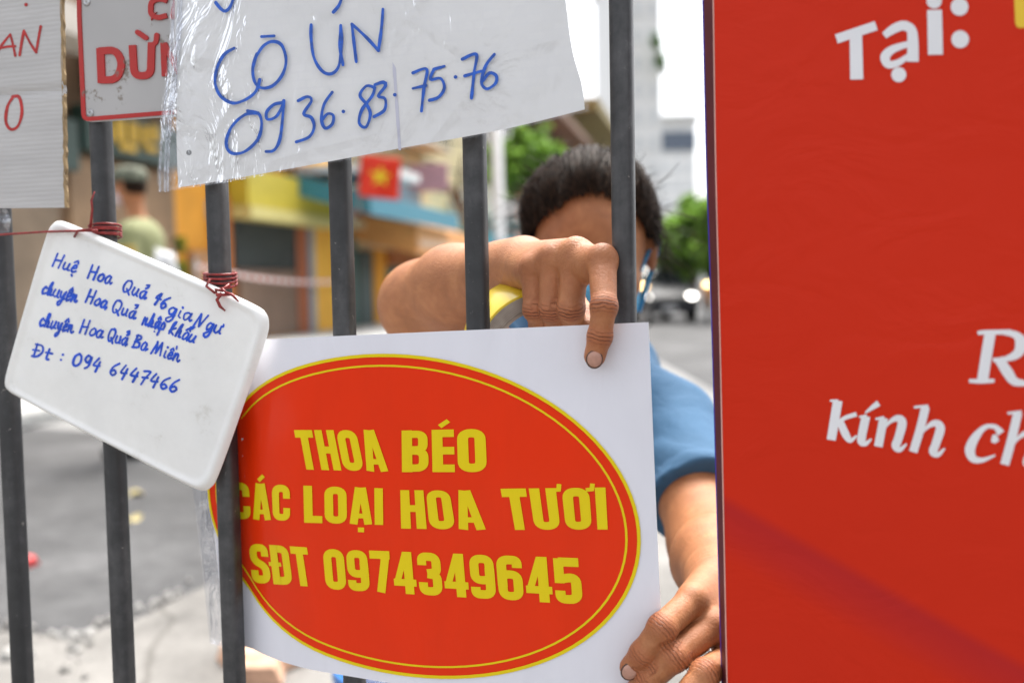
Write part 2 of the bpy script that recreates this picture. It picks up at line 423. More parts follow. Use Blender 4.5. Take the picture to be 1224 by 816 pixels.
def shop(name, label, x0, x1, H, m, **k):
    sm = (fs_(x0, 380)[0]+fs_(x1, 380)[0])/2; t = thing(name, label, 'shop', fpt(sm, 0, 0), 'shops along the far side of the street')
    wallbox(t, 'wall', x0, x1, H, m, **k); return t
def balcony(t, x0, x1, h, m, rail):
    s0, s1 = fs_(x0, 380)[0], fs_(x1, 380)[0]; mb = MB(); mb.box((s0+.1, .003, h), (s1-.1, .9, h+.14), fn=fpt); o = obj('balcony', mb, m, t)
    mb = MB()
    for s in np.arange(s0+.15, s1-.12, .22): mb.box((s, .84, h+.143), (s+.03, .87, h+1.0), fn=fpt)
    mb.box((s0+.1, .82, h+1.003), (s1-.1, .89, h+1.06), fn=fpt); r = obj('railing', mb, rail, o); return o
def windows(t, x0, x1, n, h0, h1, mframe, wfrac=.5):
    s0, s1 = fs_(x0, 380)[0], fs_(x1, 380)[0]
    for k in range(n):
        c = s0+(s1-s0)*(k+.5)/n; w = (s1-s0)/n*wfrac/2; mb = MB()
        for a in ((c-w-.06, h0-.06, c+w+.06, h0), (c-w-.06, h1, c+w+.06, h1+.06), (c-w-.06, h0, c-w, h1), (c+w, h0, c+w+.06, h1), (c-.03, h0, c+.03, h1)): mb.box((a[0], .003, a[1]), (a[2], .07, a[3]), fn=fpt)
        f = obj('window', mb, mframe, t); mb = MB(); mb.box((c-w, .004, h0), (c+w, .02, h1), fn=fpt); obj('pane', mb, GLASS, f)
WOODF = mc('window_frame', (.22, .16, .1), .6)
RAILM = mc('balcony_rail', (.10, .12, .12), .5)
# far left: brown shop
b0 = shop('shop', 'brown shop with ribbed shutter and pale awning beam, far left of the row', -420, 74, 8.0, plaster('brown_plaster', (.30, .19, .11)))
part(b0, 'shutter', [(-70, 200, 66, 402, .003, .08)], slats('tan_shutter', (.30, .22, .15), 6, 'Y')); part(b0, 'sign_board', [(-150, 120, 70, 188, .09, .3)], mc('dark_green_board', (.03, .06, .05), .5))
part(b0, 'awning', [(-150, -10, 72, 26, .1, 1.5, 0, .2)], mc('pale_awning', (.55, .50, .44), .7)); 
b1 = shop('shop', 'brown shuttered shop under a dark green sign board with yellow writing', 74, 214, 9.0, plaster('umber_plaster', (.22, .14, .085)))
part(b1, 'shutter', [(80, 197, 205, 402, .003, .09)], slats('brown_shutter', (.33, .21, .12), 5.5, 'Y'))
sb = part(b1, 'sign_board', [(78, 143, 208, 192, .1, .32)], mc('bottle_green_board', (.02, .055, .045), .5))
mb = MB()
for k, (x, y, hgt_, wd) in enumerate(((104, 158, 22, 9), (118, 153, 26, 12), (134, 156, 25, 10), (148, 160, 22, 8), (160, 158, 20, 9), (95, 172, 12, 6), (128, 176, 10, 20), (156, 178, 8, 14))): fbox(mb, x-wd/2, y-hgt_/3, x+wd/2, y+hgt_/1.6, .323, .36)
obj('lettering', mb, mc('yellow_letters', (.62, .38, .02), .5), sb)
part(b1, 'upper_window', [(96, 20, 150, 118, .003, .08)], GLASS); part(b1, 'awning', [(76, 60, 212, 78, .1, 1.3, 0, .25)], mc('dull_awning', (.34, .27, .22), .7))
b2 = shop('shop', 'orange walled shop with olive yellow sign board over a dark roller shutter', 214, 374, 9.5, plaster('orange_plaster', (.80, .36, .04)))
part(b2, 'sign_board', [(266, 213, 374, 254, .1, .5)], mc('olive_yellow_board', (.60, .49, .05), .55)); part(b2, 'board_rim', [(266, 254.5, 374, 268, .12, .56)], mc('pale_yellow_rim', (.66, .58, .22), .5))
part(b2, 'shutter', [(274, 262, 349, 322, .003, .10)], slats('charcoal_shutter', (.035, .045, .045), 7)); part(b2, 'lower_shutter', [(280, 323, 349, 402, .003, .13)], slats('dusty_brown_shutter', (.26, .17, .12), 7))
part(b2, 'pillar', [(350, 262, 362, 402, .003, .12)], plaster('red_brown_plaster', (.33, .10, .04))); part(b2, 'pillar', [(252, 235, 266, 402, .003, .2)], plaster('red_orange_plaster', (.50, .16, .04)))
part(b2, 'drainpipe', [(365, 252, 372, 402, .02, .10)], mc('blue_grey_pipe', (.24, .29, .33), .5)); part(b2, 'lower_wall', [(224, 300, 250, 402, .003, .12)], plaster('tan_orange_plaster', (.42, .22, .10)))
part(b2, 'sign_plate', [(246, 240, 252, 262, .003, .05)], mc('plate_grey', (.4, .4, .42), .5)); windows(b2, 214, 374, 3, 5.2, 7.0, WOODF); balcony(b2, 214, 374, 4.2, plaster('cream_slab', (.6, .52, .4)), RAILM)
b3 = shop('shop', 'yellow orange shop front with blue sloping awning and green door', 374, 424, 10.0, plaster('yellow_plaster', (.86, .46, .06)))
part(b3, 'awning', [(330, 222, 462, 243, .2, 2.0, 0, .28)], mc('teal_blue_awning', (.04, .23, .32), .5)); part(b3, 'door', [(402, 285, 423, 405, .003, .1)], mc('dark_green_door', (.03, .09, .08), .5))
part(b3, 'ledge', [(376, 262, 424, 272, .003, .4)], plaster('cream_ledge', (.68, .55, .34))); windows(b3, 374, 424, 2, 5.5, 7.3, WOODF); part(b3, 'rooftop_tank', [(340, 206, 398, 216, .25, 2.1, 0, .0)], mc('white_sheet_roof', (.75, .75, .74), .5))
b4 = shop('shop', 'cream upper storey shop with pale orange awning, orange pillars and dark green door', 424, 512, 11.5, plaster('cream_plaster', (.72, .58, .34)))
part(b4, 'awning', [(418, 262, 512, 292, .15, 1.7, 0, .25)], mc('orange_awning', (.76, .36, .12), .6)); part(b4, 'awning_rim', [(420, 293, 508, 300, .4, 1.75)], mc('peach_rim', (.72, .52, .36), .6))
part(b4, 'pillar', [(443, 288, 457, 405, .003, .12)], plaster('orange_pillar', (.70, .33, .03))); part(b4, 'beam', [(457.5, 300, 506, 318, .003, .25)], plaster('rust_beam', (.40, .15, .05)))
part(b4, 'door', [(426, 300, 442, 405, .003, .1)], mc('black_green_door', (.02, .05, .05), .5)); part(b4, 'door', [(459, 320, 492, 405, .003, .1)], mc('forest_green_door', (.03, .11, .09), .5)); part(b4, 'pillar', [(494, 318, 506, 405, .003, .2)], plaster('orange_pillar', (.70, .33, .03)))
windows(b4, 424, 512, 2, 6.0, 8.0, WOODF); balcony(b4, 424, 512, 5.0, plaster('cream_slab', (.6, .52, .4)), RAILM); part(b4, 'grey_panel', [(413, 222, 472, 246, .6, .75)], mc('grey_blue_panel', (.16, .20, .23), .6))
b5 = shop('shop', 'pale yellow shop with teal awning beside the raised elbow', 512, 560, 12.0, plaster('pale_yellow_plaster', (.72, .60, .36)))
part(b5, 'awning', [(510, 274, 590, 290, .2, 1.9, 0, .2)], mc('bright_teal_awning', (.05, .32, .40), .5)); part(b5, 'shutter', [(518, 298, 554, 390, .003, .1)], slats('olive_shutter', (.24, .22, .08), 6)); windows(b5, 512, 560, 2, 6.5, 8.5, WOODF)
b6 = shop('shop', 'grey rendered shop house behind the pale lamp post', 560, 622, 12.5, plaster('grey_plaster', (.42, .40, .38)))
part(b6, 'shutter', [(566, 290, 612, 380, .003, .2)], slats('pale_blue_shutter', (.35, .45, .50), 5)); part(b6, 'awning', [(562, 262, 616, 272, .2, 2.0, 0, .2)], mc('grey_awning', (.36, .36, .36), .6)); windows(b6, 560, 622, 2, 6.5, 8.8, WOODF)
b7 = shop('shop', 'salmon red shop house partly hidden behind the head', 622, 672, 13.2, plaster('salmon_plaster', (.60, .26, .15))); windows(b7, 622, 672, 2, 6.5, 9.0, WOODF); part(b7, 'roof', [(600, 136, 676, 146, -1, 1.6)], mc('brown_roof', (.25, .15, .10), .8))
b8 = shop('shop', 'olive roofed house beyond the salmon red one', 672, 712, 12.5, plaster('olive_plaster', (.34, .28, .13))); windows(b8, 672, 712, 2, 6.5, 9.0, WOODF); part(b8, 'roof', [(670, 146, 716, 158, -2, 2.2)], mc('olive_roof', (.30, .24, .10), .8))
# far pavement along the shops
mb = MB(); mb.box((-16, .35, 0.004), (230, 3.2, .13), fn=fpt); tag(obj('far_pavement', mb, FARP, bevel=.02), kind='structure')

# tape strung across the shop fronts
bt = thing('barrier_tape', 'pale red and white barrier tape strung across the shop fronts at waist height', 'tape', fpt(4, .5, 0))
a, b = FAC.ab(196, 318), FAC.ab(380, 336); mb = MB(); mw = MB()
q0, q1 = fpt(a[0], .55, a[1]), fpt(b[0], .55, b[1])
for k in range(40):
    p, q = q0+(q1-q0)*k/40, q0+(q1-q0)*(k+1)/40; sg = lambda t: -.12*4*t*(1-t)
    mb.add([p+UP*(sg(k/40)-.035), q+UP*(sg((k+1)/40)-.035), q+UP*(sg((k+1)/40)+.035), p+UP*(sg(k/40)+.035)], [(0, 1, 2, 3)], k % 2)
o = obj('strip', mb, [mc('white_stripe', (.75, .72, .70), .5), mc('red_stripe', (.62, .25, .22), .5)], bt); o.modifiers.new('s', 'SOLIDIFY').thickness = .004
for q in (q0, q1): mp_ = MB(); mp_.tube([np.array([q[0], q[1], .13]), np.array([q[0], q[1], q[2]+.12])], .03, 10); obj('post', mp_, mc('tape_post', (.3, .3, .3), .5), bt, True)

# flag
fl = thing('flag', 'red flag with a yellow star hanging over the street from a slanting pole', 'flag', P(455, 260, 19))
FZ = 19.0; mb = MB(); nx, ny = 10, 12
def fpos(u, v, e=0): return P(432+48*u-3*v, 184+6*u+50*v, FZ)+np.array([0, -1, 0])*(0.07*math.sin(u*7+v*2)+e)
mb.add([fpos(i/nx, j/ny) for j in range(ny+1) for i in range(nx+1)], [(j*(nx+1)+i, j*(nx+1)+i+1, (j+1)*(nx+1)+i+1, (j+1)*(nx+1)+i) for j in range(ny) for i in range(nx)])
o = obj('cloth', mb, mc('flag_red', (.72, .035, .012), .7), fl, True); o.modifiers.new('s', 'SOLIDIFY').thickness = .006
st = [(.5+.30*(1 if k % 2 == 0 else .4)*math.sin(math.pi*k/5), .48-.27*(1 if k % 2 == 0 else .4)*math.cos(math.pi*k/5)) for k in range(10)]
mb = MB(); mb.add([fpos(.5, .48, .02)]+[fpos(u, v, .02) for u, v in st], [(0, 1+k, 1+(k+1) % 10) for k in range(10)]); obj('star', mb, mc('flag_yellow', (.85, .60, .02), .7), fl)
mb = MB(); mb.tube([P(432, 178, FZ+.05), P(429, 250, FZ+.05), P(424, 262, FZ+1.6)], .025, 8); obj('pole', mb, mc('flag_pole', (.3, .28, .25), .5), fl, True)
# lamp post
lp = thing('lamp_post', 'pale grey lamp post standing before the shop houses', 'lamp post', G(598, 379)); Zl = depth(G(598, 379))
gq = G(598, 379); mb = MB(); mb.tube([gq, gq+UP*1.2, gq+UP*1.25, gq+UP*9], [.28, .24, .20, .15], 14); obj('post', mb, mc('lamp_grey', (.62, .62, .63), .5), lp, True)
mb = MB(); mb.tube([gq+UP*8.9, gq+UP*9.3+np.array([.6, 0, 0]), gq+UP*9.4+np.array([1.8, 0, 0])], .05, 8); obj('arm', mb, MATS['lamp_grey'], lp, True)
mb = MB(); mb.ellipsoid(gq+UP*9.36+np.array([2.1, 0, 0]), np.eye(3), (.4, .15, .09)); obj('lamp_head', mb, mc('lamp_white', (.7, .7, .68), .4), lp, True)

# ---------------- trees
def leaf_mat(name, c):
    m, nt, b, out = new_mat(name); v = coords(nt); f = noise(nt, v, 1.6, 4)
    L(nt, ramp(nt, f, [(.3, tuple(q*.6 for q in c)), (.55, c), (.8, tuple(q*1.5 for q in c))]), b.inputs['Base Color']); b.inputs['Roughness'].default_value = .6
    tl = N(nt, 'ShaderNodeBsdfTranslucent'); tl.inputs[0].default_value = (c[0]*1.6, c[1]*1.7, c[2]*1.2, 1); mx = N(nt, 'ShaderNodeMixShader'); mx.inputs[0].default_value = .4; L(nt, b.outputs[0], mx.inputs[1]); L(nt, tl.outputs[0], mx.inputs[2]); L(nt, mx.outputs[0], out.inputs[0]); return m
BARK = mat('bark', (.14, .10, .07), .9, .3, 6, .5, 20, .02)
def tree(label, base, height, blobs, n, leaf, m, group, trunk_r=.16):
    """blobs: (offset xyz, radius) of leaf clumps"""
    t = thing('street_tree', label, 'tree', base, group); base = np.asarray(base, float); mb = MB()
    top = np.mean([np.asarray(b[0]) for b in blobs], 0); mid = base+np.array([top[0]*.3, top[1]*.3, height*.45])
    mb.tube([base, base+(mid-base)*.5+np.array([.06, .03, 0]), mid, base+np.asarray(top)*np.array([.8, .8, .95])], [trunk_r, trunk_r*.8, trunk_r*.6, trunk_r*.25], 10)
    for o, r in blobs:
        e = base+np.asarray(o); s = mid+(e-mid)*.15; mb.tube([mid, s+(e-s)*.5+rng.normal(0, .1, 3), e], [trunk_r*.4, trunk_r*.25, trunk_r*.08], 6)
    obj('trunk', mb, BARK, t, True); mb = MB()
    for o, r in blobs:
        k = int(n*r*r/sum(q[1]**2 for q in blobs))
        cl_ = []
        for _ in range(max(4, k//34)):
            d = unit(rng.normal(0, 1, 3)); cl_.append((d*r*rng.uniform(.35, 1.25)*np.array([1, 1, .85]), r*rng.uniform(.10, .30)))
        for _ in range(k):
            cc, cr2 = cl_[rng.integers(len(cl_))]; d = unit(cc+rng.normal(0, .3, 3)*r); p = base+np.asarray(o)+cc+rng.normal(0, cr2, 3)
            nrm = unit(d*.6+rng.normal(0, .7, 3)); u = unit(np.cross(nrm, rng.normal(0, 1, 3))); w_ = np.cross(nrm, u); l = leaf*rng.uniform(.6, 1.3)
            mb.add([p-u*l, p+w_*l*.45, p+u*l, p-w_*l*.45], [(0, 1, 2, 3)])
    obj('crown', mb, m, t); return t
LF1 = leaf_mat('leaf_green', (.15, .26, .05)); LF2 = leaf_mat('leaf_deep', (.11, .20, .06)); LF3 = leaf_mat('leaf_yellow', (.28, .32, .06))
def tz(px, py, Z): return P(px, py, Z)
def blob(base, px, py, Z, rpx): return (tuple(P(px, py, Z)-base), rpx*Z/FPX)
bs = G(632, 374); Zt = depth(bs)
tree('bright green street tree between the lamp post and the head', bs, 8, [blob(bs, *q) for q in ((600, 190, Zt, 22), (628, 178, Zt, 26), (615, 212, Zt, 22), (648, 200, Zt+1, 22), (585, 215, Zt-1, 16), (640, 225, Zt, 16))], 2600, .22, LF1, 'street trees')
bs = G(742, 372); Z2_ = depth(bs)
bs = G(826, 382); Zt = depth(bs)
tree('leafy tree over the parked car at the end of the street', bs, 5, [blob(bs, *q) for q in ((822, 268, Zt, 26), (850, 250, Zt-2, 24), (795, 300, Zt, 22), (835, 300, Zt, 28), (862, 285, Zt-2, 26), (868, 320, Zt, 18), (812, 330, Zt+2, 14))], 3800, .20, LF1, 'street trees')
bs = G(795, 371); Zt = depth(bs)
tree('dark green tree rising behind the parked car, farthest down the street', bs, 6, [blob(bs, *q) for q in ((780, 300, Zt, 18), (800, 285, Zt+3, 16), (775, 322, Zt, 16), (815, 318, Zt+4, 16))], 2200, .32, LF2, 'street trees')
bs = fpt(fs_(215, 395)[0], 1.2, .13)
tree('small yellow green potted tree against the orange shop', bs, 1.7, [blob(bs, *q) for q in ((214, 318, depth(bs), 11), (211, 292, depth(bs), 9), (219, 340, depth(bs), 9))], 700, .07, LF3, 'street trees', .03)
# bare branch across the cream house
br = thing('bare_tree', 'bare dark branching tree in front of the cream house', 'tree', G(566, 381)); Zb = depth(G(566, 381)); mb = MB()
mb.tube([G(566, 381), P(564, 330, Zb), P(556, 262, Zb), P(538, 225, Zb), P(505, 205, Zb-.5), P(470, 188, Zb-1)], [.16, .15, .13, .11, .09, .05], 8)
mb.tube([P(550, 245, Zb), P(548, 215, Zb), P(554, 185, Zb)], [.09, .06, .03], 8); mb.tube([P(538, 225, Zb), P(520, 195, Zb), P(492, 188, Zb)], [.08, .06, .03], 8); mb.tube([P(552, 250, Zb), P(566, 235, Zb), P(580, 212, Zb)], [.07, .05, .02], 8)
obj('trunk', mb, BARK, br, True)

# ---------------- tall pale buildings at the end of the street
WHITE = plaster('white_render', (.88, .88, .87), .05); PALEB = plaster('pale_render', (.84, .84, .82), .08)
def PY(px, py, Y):
    d = CF + (px-CX)/FPX*CR + (py-CY)/FPX*CD; return CAM + d*(Y/d[1])
def tower(name, label, pxl, pxr, ytop, Z, m, storeys, dpt=18, mg=None, cols=4, loggia=False):
    a = P(pxl, 370, Z); b = P(pxr, 370, Z); H = P((pxl+pxr)/2, ytop, Z)[2]; x0, x1, y0 = a[0], b[0], a[1]
    t = thing(name, label, 'building', ((x0+x1)/2, y0, 0), 'tall pale buildings'); mb = MB(); mb.box((x0, y0, 0), (x1, y0+dpt, H)); obj('wall', mb, m, t)
    mb = MB(); mb.box((x0-.4, y0-.4, H+.003), (x1+.4, y0+dpt+.4, H+.9)); obj('roof', mb, m, t)
    sh = H/storeys; cw = (x1-x0)/cols
    for k in range(1, storeys):
        for c in range(cols):
            mb = MB(); xa = x0+cw*(c+.25); xb = x0+cw*(c+.75); z0 = k*sh+.3*sh; z1 = k*sh+.78*sh
            for q in ((xa-.1, z0-.1, xb+.1, z0), (xa-.1, z1, xb+.1, z1+.1), (xa-.1, z0, xa, z1), (xb, z0, xb+.1, z1)): mb.box((q[0], y0-.12, q[1]), (q[2], y0-.003, q[3]))
            f = obj('window', mb, m, t); mb = MB(); mb.box((xa, y0-.05, z0), (xb, y0-.004, z1)); obj('pane', mb, mg, f)
    return t
PG = mat('pale_glass', (.72, .74, .75), .3, .1, 1); DG = mat('blue_grey_glass', (.12, .15, .20), .25, .1, 1)
tower('apartment_block', 'very tall white apartment block rising behind the head, its edge hung with plants', 738, 792, -60, 95, WHITE, 13, 20, PG, 3)
tw = tower('office_tower', 'white tower with a dark window band near its top, beside the tall apartment block', 790, 832, 150, 150, WHITE, 9, 20, PG, 3)
ty = tw.location[1]; a = PY(791, 180, ty); b = PY(831, 158, ty); mb = MB(); mb.box((a[0], ty-.5, a[2]), (b[0], ty-.15, b[2])); obj('window_band', mb, DG, tw)
mb = MB(); a = PY(788, 143, ty); b = PY(833, 139, ty); mb.box((a[0], ty-1.6, a[2]), (b[0], ty+10, b[2])); obj('roof_slab', mb, PALEB, tw)
tower('apartment_block', 'pale low apartment block at the foot of the white tower', 776, 850, 262, 120, PALEB, 4, 12, PG, 5)
for k, (x, y, r, lb) in enumerate(((785, 52, 9, 'small green balcony plant high on the white apartment block, upper of two'), (790, 75, 9, 'small green balcony plant high on the white apartment block, lower of two'))):
    c = PY(x, y, 93.6); t = thing('balcony_plant', lb, 'plant', c, 'balcony plants'); mb = MB(); rr = r*94.5/FPX
    for _ in range(260):
        p = c+rng.normal(0, rr*.45, 3)*np.array([.6, .6, 1.1]); u = unit(rng.normal(0, 1, 3)); w_ = unit(np.cross(u, rng.normal(0, 1, 3))); mb.add([p-u*.22, p+w_*.12, p+u*.22, p-w_*.12], [(0, 1, 2, 3)])
    obj('foliage', mb, LF2, t); mb = MB(); mb.box(tuple(c+np.array([-.5, -.2, -1.0])), tuple(c+np.array([.5, .45, -.6]))); obj('planter', mb, PALEB, t)

# ---------------- parked vehicles down the street, their lamps lit
def lamp(name, c, s):
    m, nt, b, out = new_mat(name); b.inputs['Base Color'].default_value = (*c, 1); b.inputs['Emission Color'].default_value = (*c, 1); b.inputs['Emission Strength'].default_value = s; return m
LAMP = lamp('lit_headlamp', (1.0, .95, .88), 3.0); LAMP2 = lamp('lit_warm_headlamp', (1.0, .66, .28), 3.0)
def car(label, loc, col, rot=0.0):
    t = thing('parked_car', label, 'car', loc); paint = mat('car_paint', col, .5, .05, 3, spec=.25); tyre = mc('tyre', (.02, .02, .02), .8); chrome = mc('chrome', (.7, .7, .72), .12, metal=1.0)
    c0 = np.asarray(loc, float); R = np.array(Matrix.Rotation(rot, 3, 'Z'))
    W = lambda x, y, z: tuple(c0+R @ np.array([x, y, z]))
    # cross-sections along the length (front at y=0, towards us): y, half width, sill, shoulder height, roof height, roof half width
    secs = [(0, .70, .32, .62, .62, .60), (.12, .80, .24, .74, .74, .66), (.5, .84, .22, .86, .88, .70), (1.15, .86, .22, .95, .99, .72), (1.75, .87, .22, .98, 1.36, .60), (2.3, .87, .22, 1.0, 1.47, .58), (3.2, .87, .22, 1.0, 1.44, .58), (3.9, .85, .24, 1.0, 1.12, .62), (4.3, .80, .3, .95, .97, .62), (4.4, .70, .4, .80, .80, .6)]
    mb = MB(); V = []; n = 12
    for y, hw, sl_, sh, rh, rw in secs:
        half = [(0, sl_), (hw*.8, sl_), (hw, sl_+.12), (hw, sh-.08), (hw*.97, sh), (rw, rh-.03), (rw*.8, rh)]
        ringp = half+[(-x, z) for x, z in reversed(half[1:])]; V += [W(x, y, z) for x, z in ringp]; n = len(ringp)
    F = [(i*n+k, i*n+(k+1) % n, (i+1)*n+(k+1) % n, (i+1)*n+k) for i in range(len(secs)-1) for k in range(n)]+[tuple(range(n))[::-1], tuple((len(secs)-1)*n+k for k in range(n))]
    mb.add(V, F); o = obj('body', mb, paint, t, True, autosmooth=.7)
    glass = mc('car_glass', (.03, .035, .04), .05)
    mb = MB(); mb.add([W(-.66, 1.13, 1.03), W(.66, 1.13, 1.03), W(.55, 1.72, 1.36), W(-.55, 1.72, 1.36)], [(0, 1, 2, 3)]); g = obj('windscreen', mb, glass, t); g.modifiers.new('s', 'SOLIDIFY').thickness = .05
    for s in (-1, 1):
        mb = MB(); mb.add([W(s*.845, 1.45, 1.04), W(s*.845, 3.7, 1.04), W(s*.635, 3.2, 1.40), W(s*.635, 1.95, 1.38)], [(0, 1, 2, 3)]); g = obj('side_window', mb, glass, t); g.modifiers.new('s', 'SOLIDIFY').thickness = .04
        mb = MB(); mb.ellipsoid(W(s*.60, .07, .66), np.eye(3), (.13, .07, .075)); obj('headlight', mb, LAMP, t, True)
        mb = MB(); mb.ellipsoid(W(s*.98, 1.35, 1.02), np.eye(3), (.11, .07, .08)); obj('mirror', mb, paint, t, True)
        for y in (.85, 3.5):
            mb = MB(); mb.lathe(W(s*.72, y, .31), R @ np.array([s, 0, 0]), [(.2, 0), (.30, .0), (.315, .04), (.315, .15), (.30, .18), (.2, .185)], 24); w_ = obj('wheel', mb, tyre, t, True)
            mb = MB(); mb.lathe(W(s*.72, y, .31), R @ np.array([s, 0, 0]), [(0, .17), (.06, .175), (.08, .15), (.2, .17)], 24); obj('rim', mb, chrome, w_, True)
    mb = MB(); mb.box((-.45, -.015, .46), (.45, .08, .62), fn=W); obj('grille', mb, mc('grille_black', (.02, .02, .02), .4), t)
    mb = MB(); mb.box((-.72, -.05, .30), (.72, .10, .43), fn=W); obj('bumper', mb, paint, t, bevel=.03)
    mb = MB(); mb.box((-.18, -.07, .33), (.18, -.053, .42), fn=W); obj('number_plate', mb, mc('plate_white', (.7, .7, .7), .5), t)
    return t
car('dark grey car parked facing us at the end of the street', G(800, 386)*np.array([1, 1, 0]), (.035, .037, .042), .10)
def motorbike(label, loc, rot, col):
    t = thing('motorbike', label, 'motorbike', loc, 'motorbikes parked down the street'); c0 = np.asarray(loc, float); R = np.array(Matrix.Rotation(rot, 3, 'Z')); W = lambda x, y, z: c0+R @ np.array([x, y, z])
    pm = mat('bike_paint', col, .3, .05, 4, coat=.5); tyre = mc('tyre', (.02, .02, .02), .8); chrome = MATS['chrome']
    for y in (0, 1.25):
        mb = MB(); mb.lathe(W(0, y, .29), R @ np.array([1, 0, 0]), [(.23, -.04), (.28, -.045), (.295, 0), (.28, .045), (.23, .04)], 22, closed=True); w_ = obj('wheel', mb, tyre, t, True)
        mb = MB(); mb.lathe(W(0, y, .29), R @ np.array([1, 0, 0]), [(.235, -.02), (.235, .02), (.2, .01), (.2, -.01)], 22, closed=True)
        for k in range(6): mb.tube([W(0, y, .29), W(0, y+.21*math.cos(k*1.047), .29+.21*math.sin(k*1.047))], .01, 5)
        obj('rim', mb, chrome, w_, True)
    mb = MB(); mb.tube([W(0, .22, .85), W(0, .35, .62), W(0, .55, .42), W(0, .9, .48), W(0, 1.3, .72)], [.06, .10, .11, .13, .07], 10); obj('body', mb, pm, t, True)
    mb = MB(); mb.tube([W(0, .18, .95), W(0, .12, .80), W(0, .10, .55)], [.13, .15, .09], 10); obj('leg_shield', mb, pm, t, True)
    mb = MB(); mb.tube([W(0, .62, .76), W(0, .8, .79), W(0, 1.3, .80)], [.09, .13, .09], 10, flat=.6); obj('seat', mb, mc('seat_black', (.02, .02, .02), .6), t, True)
    mb = MB(); mb.tube([W(-.33, .32, 1.03), W(-.15, .22, 1.0), W(.15, .22, 1.0), W(.33, .32, 1.03)], .018, 8); obj('handlebar', mb, chrome, t, True)
    mb = MB(); mb.tube([W(0, .16, .9), W(0, 0, .29)], .03, 8); mb.tube([W(0, .95, .45), W(.08, 1.25, .29)], .03, 8); obj('fork', mb, chrome, t, True)
    mb = MB(); mb.ellipsoid(W(0, .07, .93), R, (.085, .05, .075)); obj('headlight', mb, LAMP2, t, True)
    for s in (-1, 1): mb = MB(); mb.tube([W(s*.2, .24, 1.0), W(s*.27, .2, 1.18)], .008, 6); mb.ellipsoid(W(s*.3, .2, 1.2), R, (.07, .02, .045)); obj('mirror', mb, mc('mirror_black', (.03, .03, .03), .4), t, True)
    return t
motorbike('dark motorbike parked beside the grey car, its headlight towards us', G(772, 390)*np.array([1, 1, 0]), .3, (.03, .03, .04))
motorbike('orange motorbike parked right of the grey car', G(846, 386)*np.array([1, 1, 0]), -.2, (.55, .20, .03))
motorbike('red motorbike parked farther down the street behind the grey car', G(776, 374)*np.array([1, 1, 0]), .2, (.50, .05, .03))

# ---------------- overhead cables and air conditioners along the shops
CAB = mc('cable_black', (.03, .03, .03), .6)
for k, (x0, y0, z0, x1, y1, z1, lb) in enumerate(((300, 190, 19, 700, 232, 60, 'black overhead cable, lowest of those strung along the shops'), (300, 165, 19, 700, 205, 60, 'black overhead cable strung along the shops just above the flag'), (300, 120, 19, 720, 180, 60, 'black overhead cable strung high along the shops behind the plastic sleeve'))):
    a, b = P(x0, y0, z0), P(x1, y1, z1); mb = MB(); mb.tube([a+(b-a)*t-UP*1.2*4*t*(1-t)*.4 for t in np.linspace(0, 1, 16)], .028, 6)
    tag(obj('overhead_cable', mb, CAB, None, True, loc=a), lb, 'cable', 'overhead cables')
for k, (x, y, lb) in enumerate(((392, 246, 'white air conditioner box on the yellow orange shop'), (478, 214, 'white air conditioner box on the cream upper storey'), (538, 246, 'white air conditioner box on the pale yellow shop'), (600, 236, 'white air conditioner box on the grey rendered house'))):
    s_, h_ = fs_(x, y); t = thing('air_conditioner', lb, 'air conditioner', fpt(s_, .2, h_), 'air conditioners'); mb = MB(); mb.box((s_-.45, .05, h_-.32), (s_+.45, .45, h_+.32), fn=fpt); obj('casing', mb, mc('ac_white', (.66, .66, .64), .5), t, bevel=.02)
    mb = MB(); mb.lathe(fpt(s_-.1, .453, h_), FAC.n, [(.26, 0), (.26, .03), (.22, .03), (.05, .01), (0, .01)], 20); obj('fan_grille', mb, mc('ac_grey', (.18, .18, .18), .6), t)
for k, (x0, y0, x1, y1, c, nm) in enumerate(((384, 225, 399, 258, (.55, .06, .04), 'red hanging shop board beside the blue awning'), (522, 222, 536, 262, (.72, .70, .64), 'white hanging shop board over the teal awning'), (462, 196, 474, 232, (.60, .30, .34), 'pinkish hanging shop board right of the flag'))):
    s0, h1 = fs_(x0, y0); s1, h0 = fs_(x1, y1); t = thing('hanging_board', nm, 'shop sign', fpt((s0+s1)/2, .8, h0), 'hanging shop boards'); mb = MB(); mb.box(((s0+s1)/2-.05, .5, h0), ((s0+s1)/2+.05, 1.6, h1), fn=fpt); obj('board', mb, mc('board_%s' % nm.split()[0], c, .5), t, bevel=.01)
    mb = MB(); mb.box(((s0+s1)/2-.02, .0, h1-.2), ((s0+s1)/2+.02, .497, h1-.15), fn=fpt); obj('bracket', mb, CAB, t)
# ================================================================== THE FENCE AND WHAT HANGS ON IT
PHI = 0.3144; SP = 0.12; FX0, FY0 = -0.4835, 0.9509
FE = np.array([math.cos(PHI), -math.sin(PHI), 0]); FN = np.array([-math.sin(PHI), -math.cos(PHI), 0])
def fence(t, off=0.0, h=0.0): return np.array([FX0, FY0, 0]) + FE*(t*SP) + FN*off + UP*h
def fence_plane(off, bump_=None, dev=0.0, t0=0.0):
    e = math.cos(dev)*FE + math.sin(dev)*FN
    return Plane(fence(t0, off), e, UP, bump_)

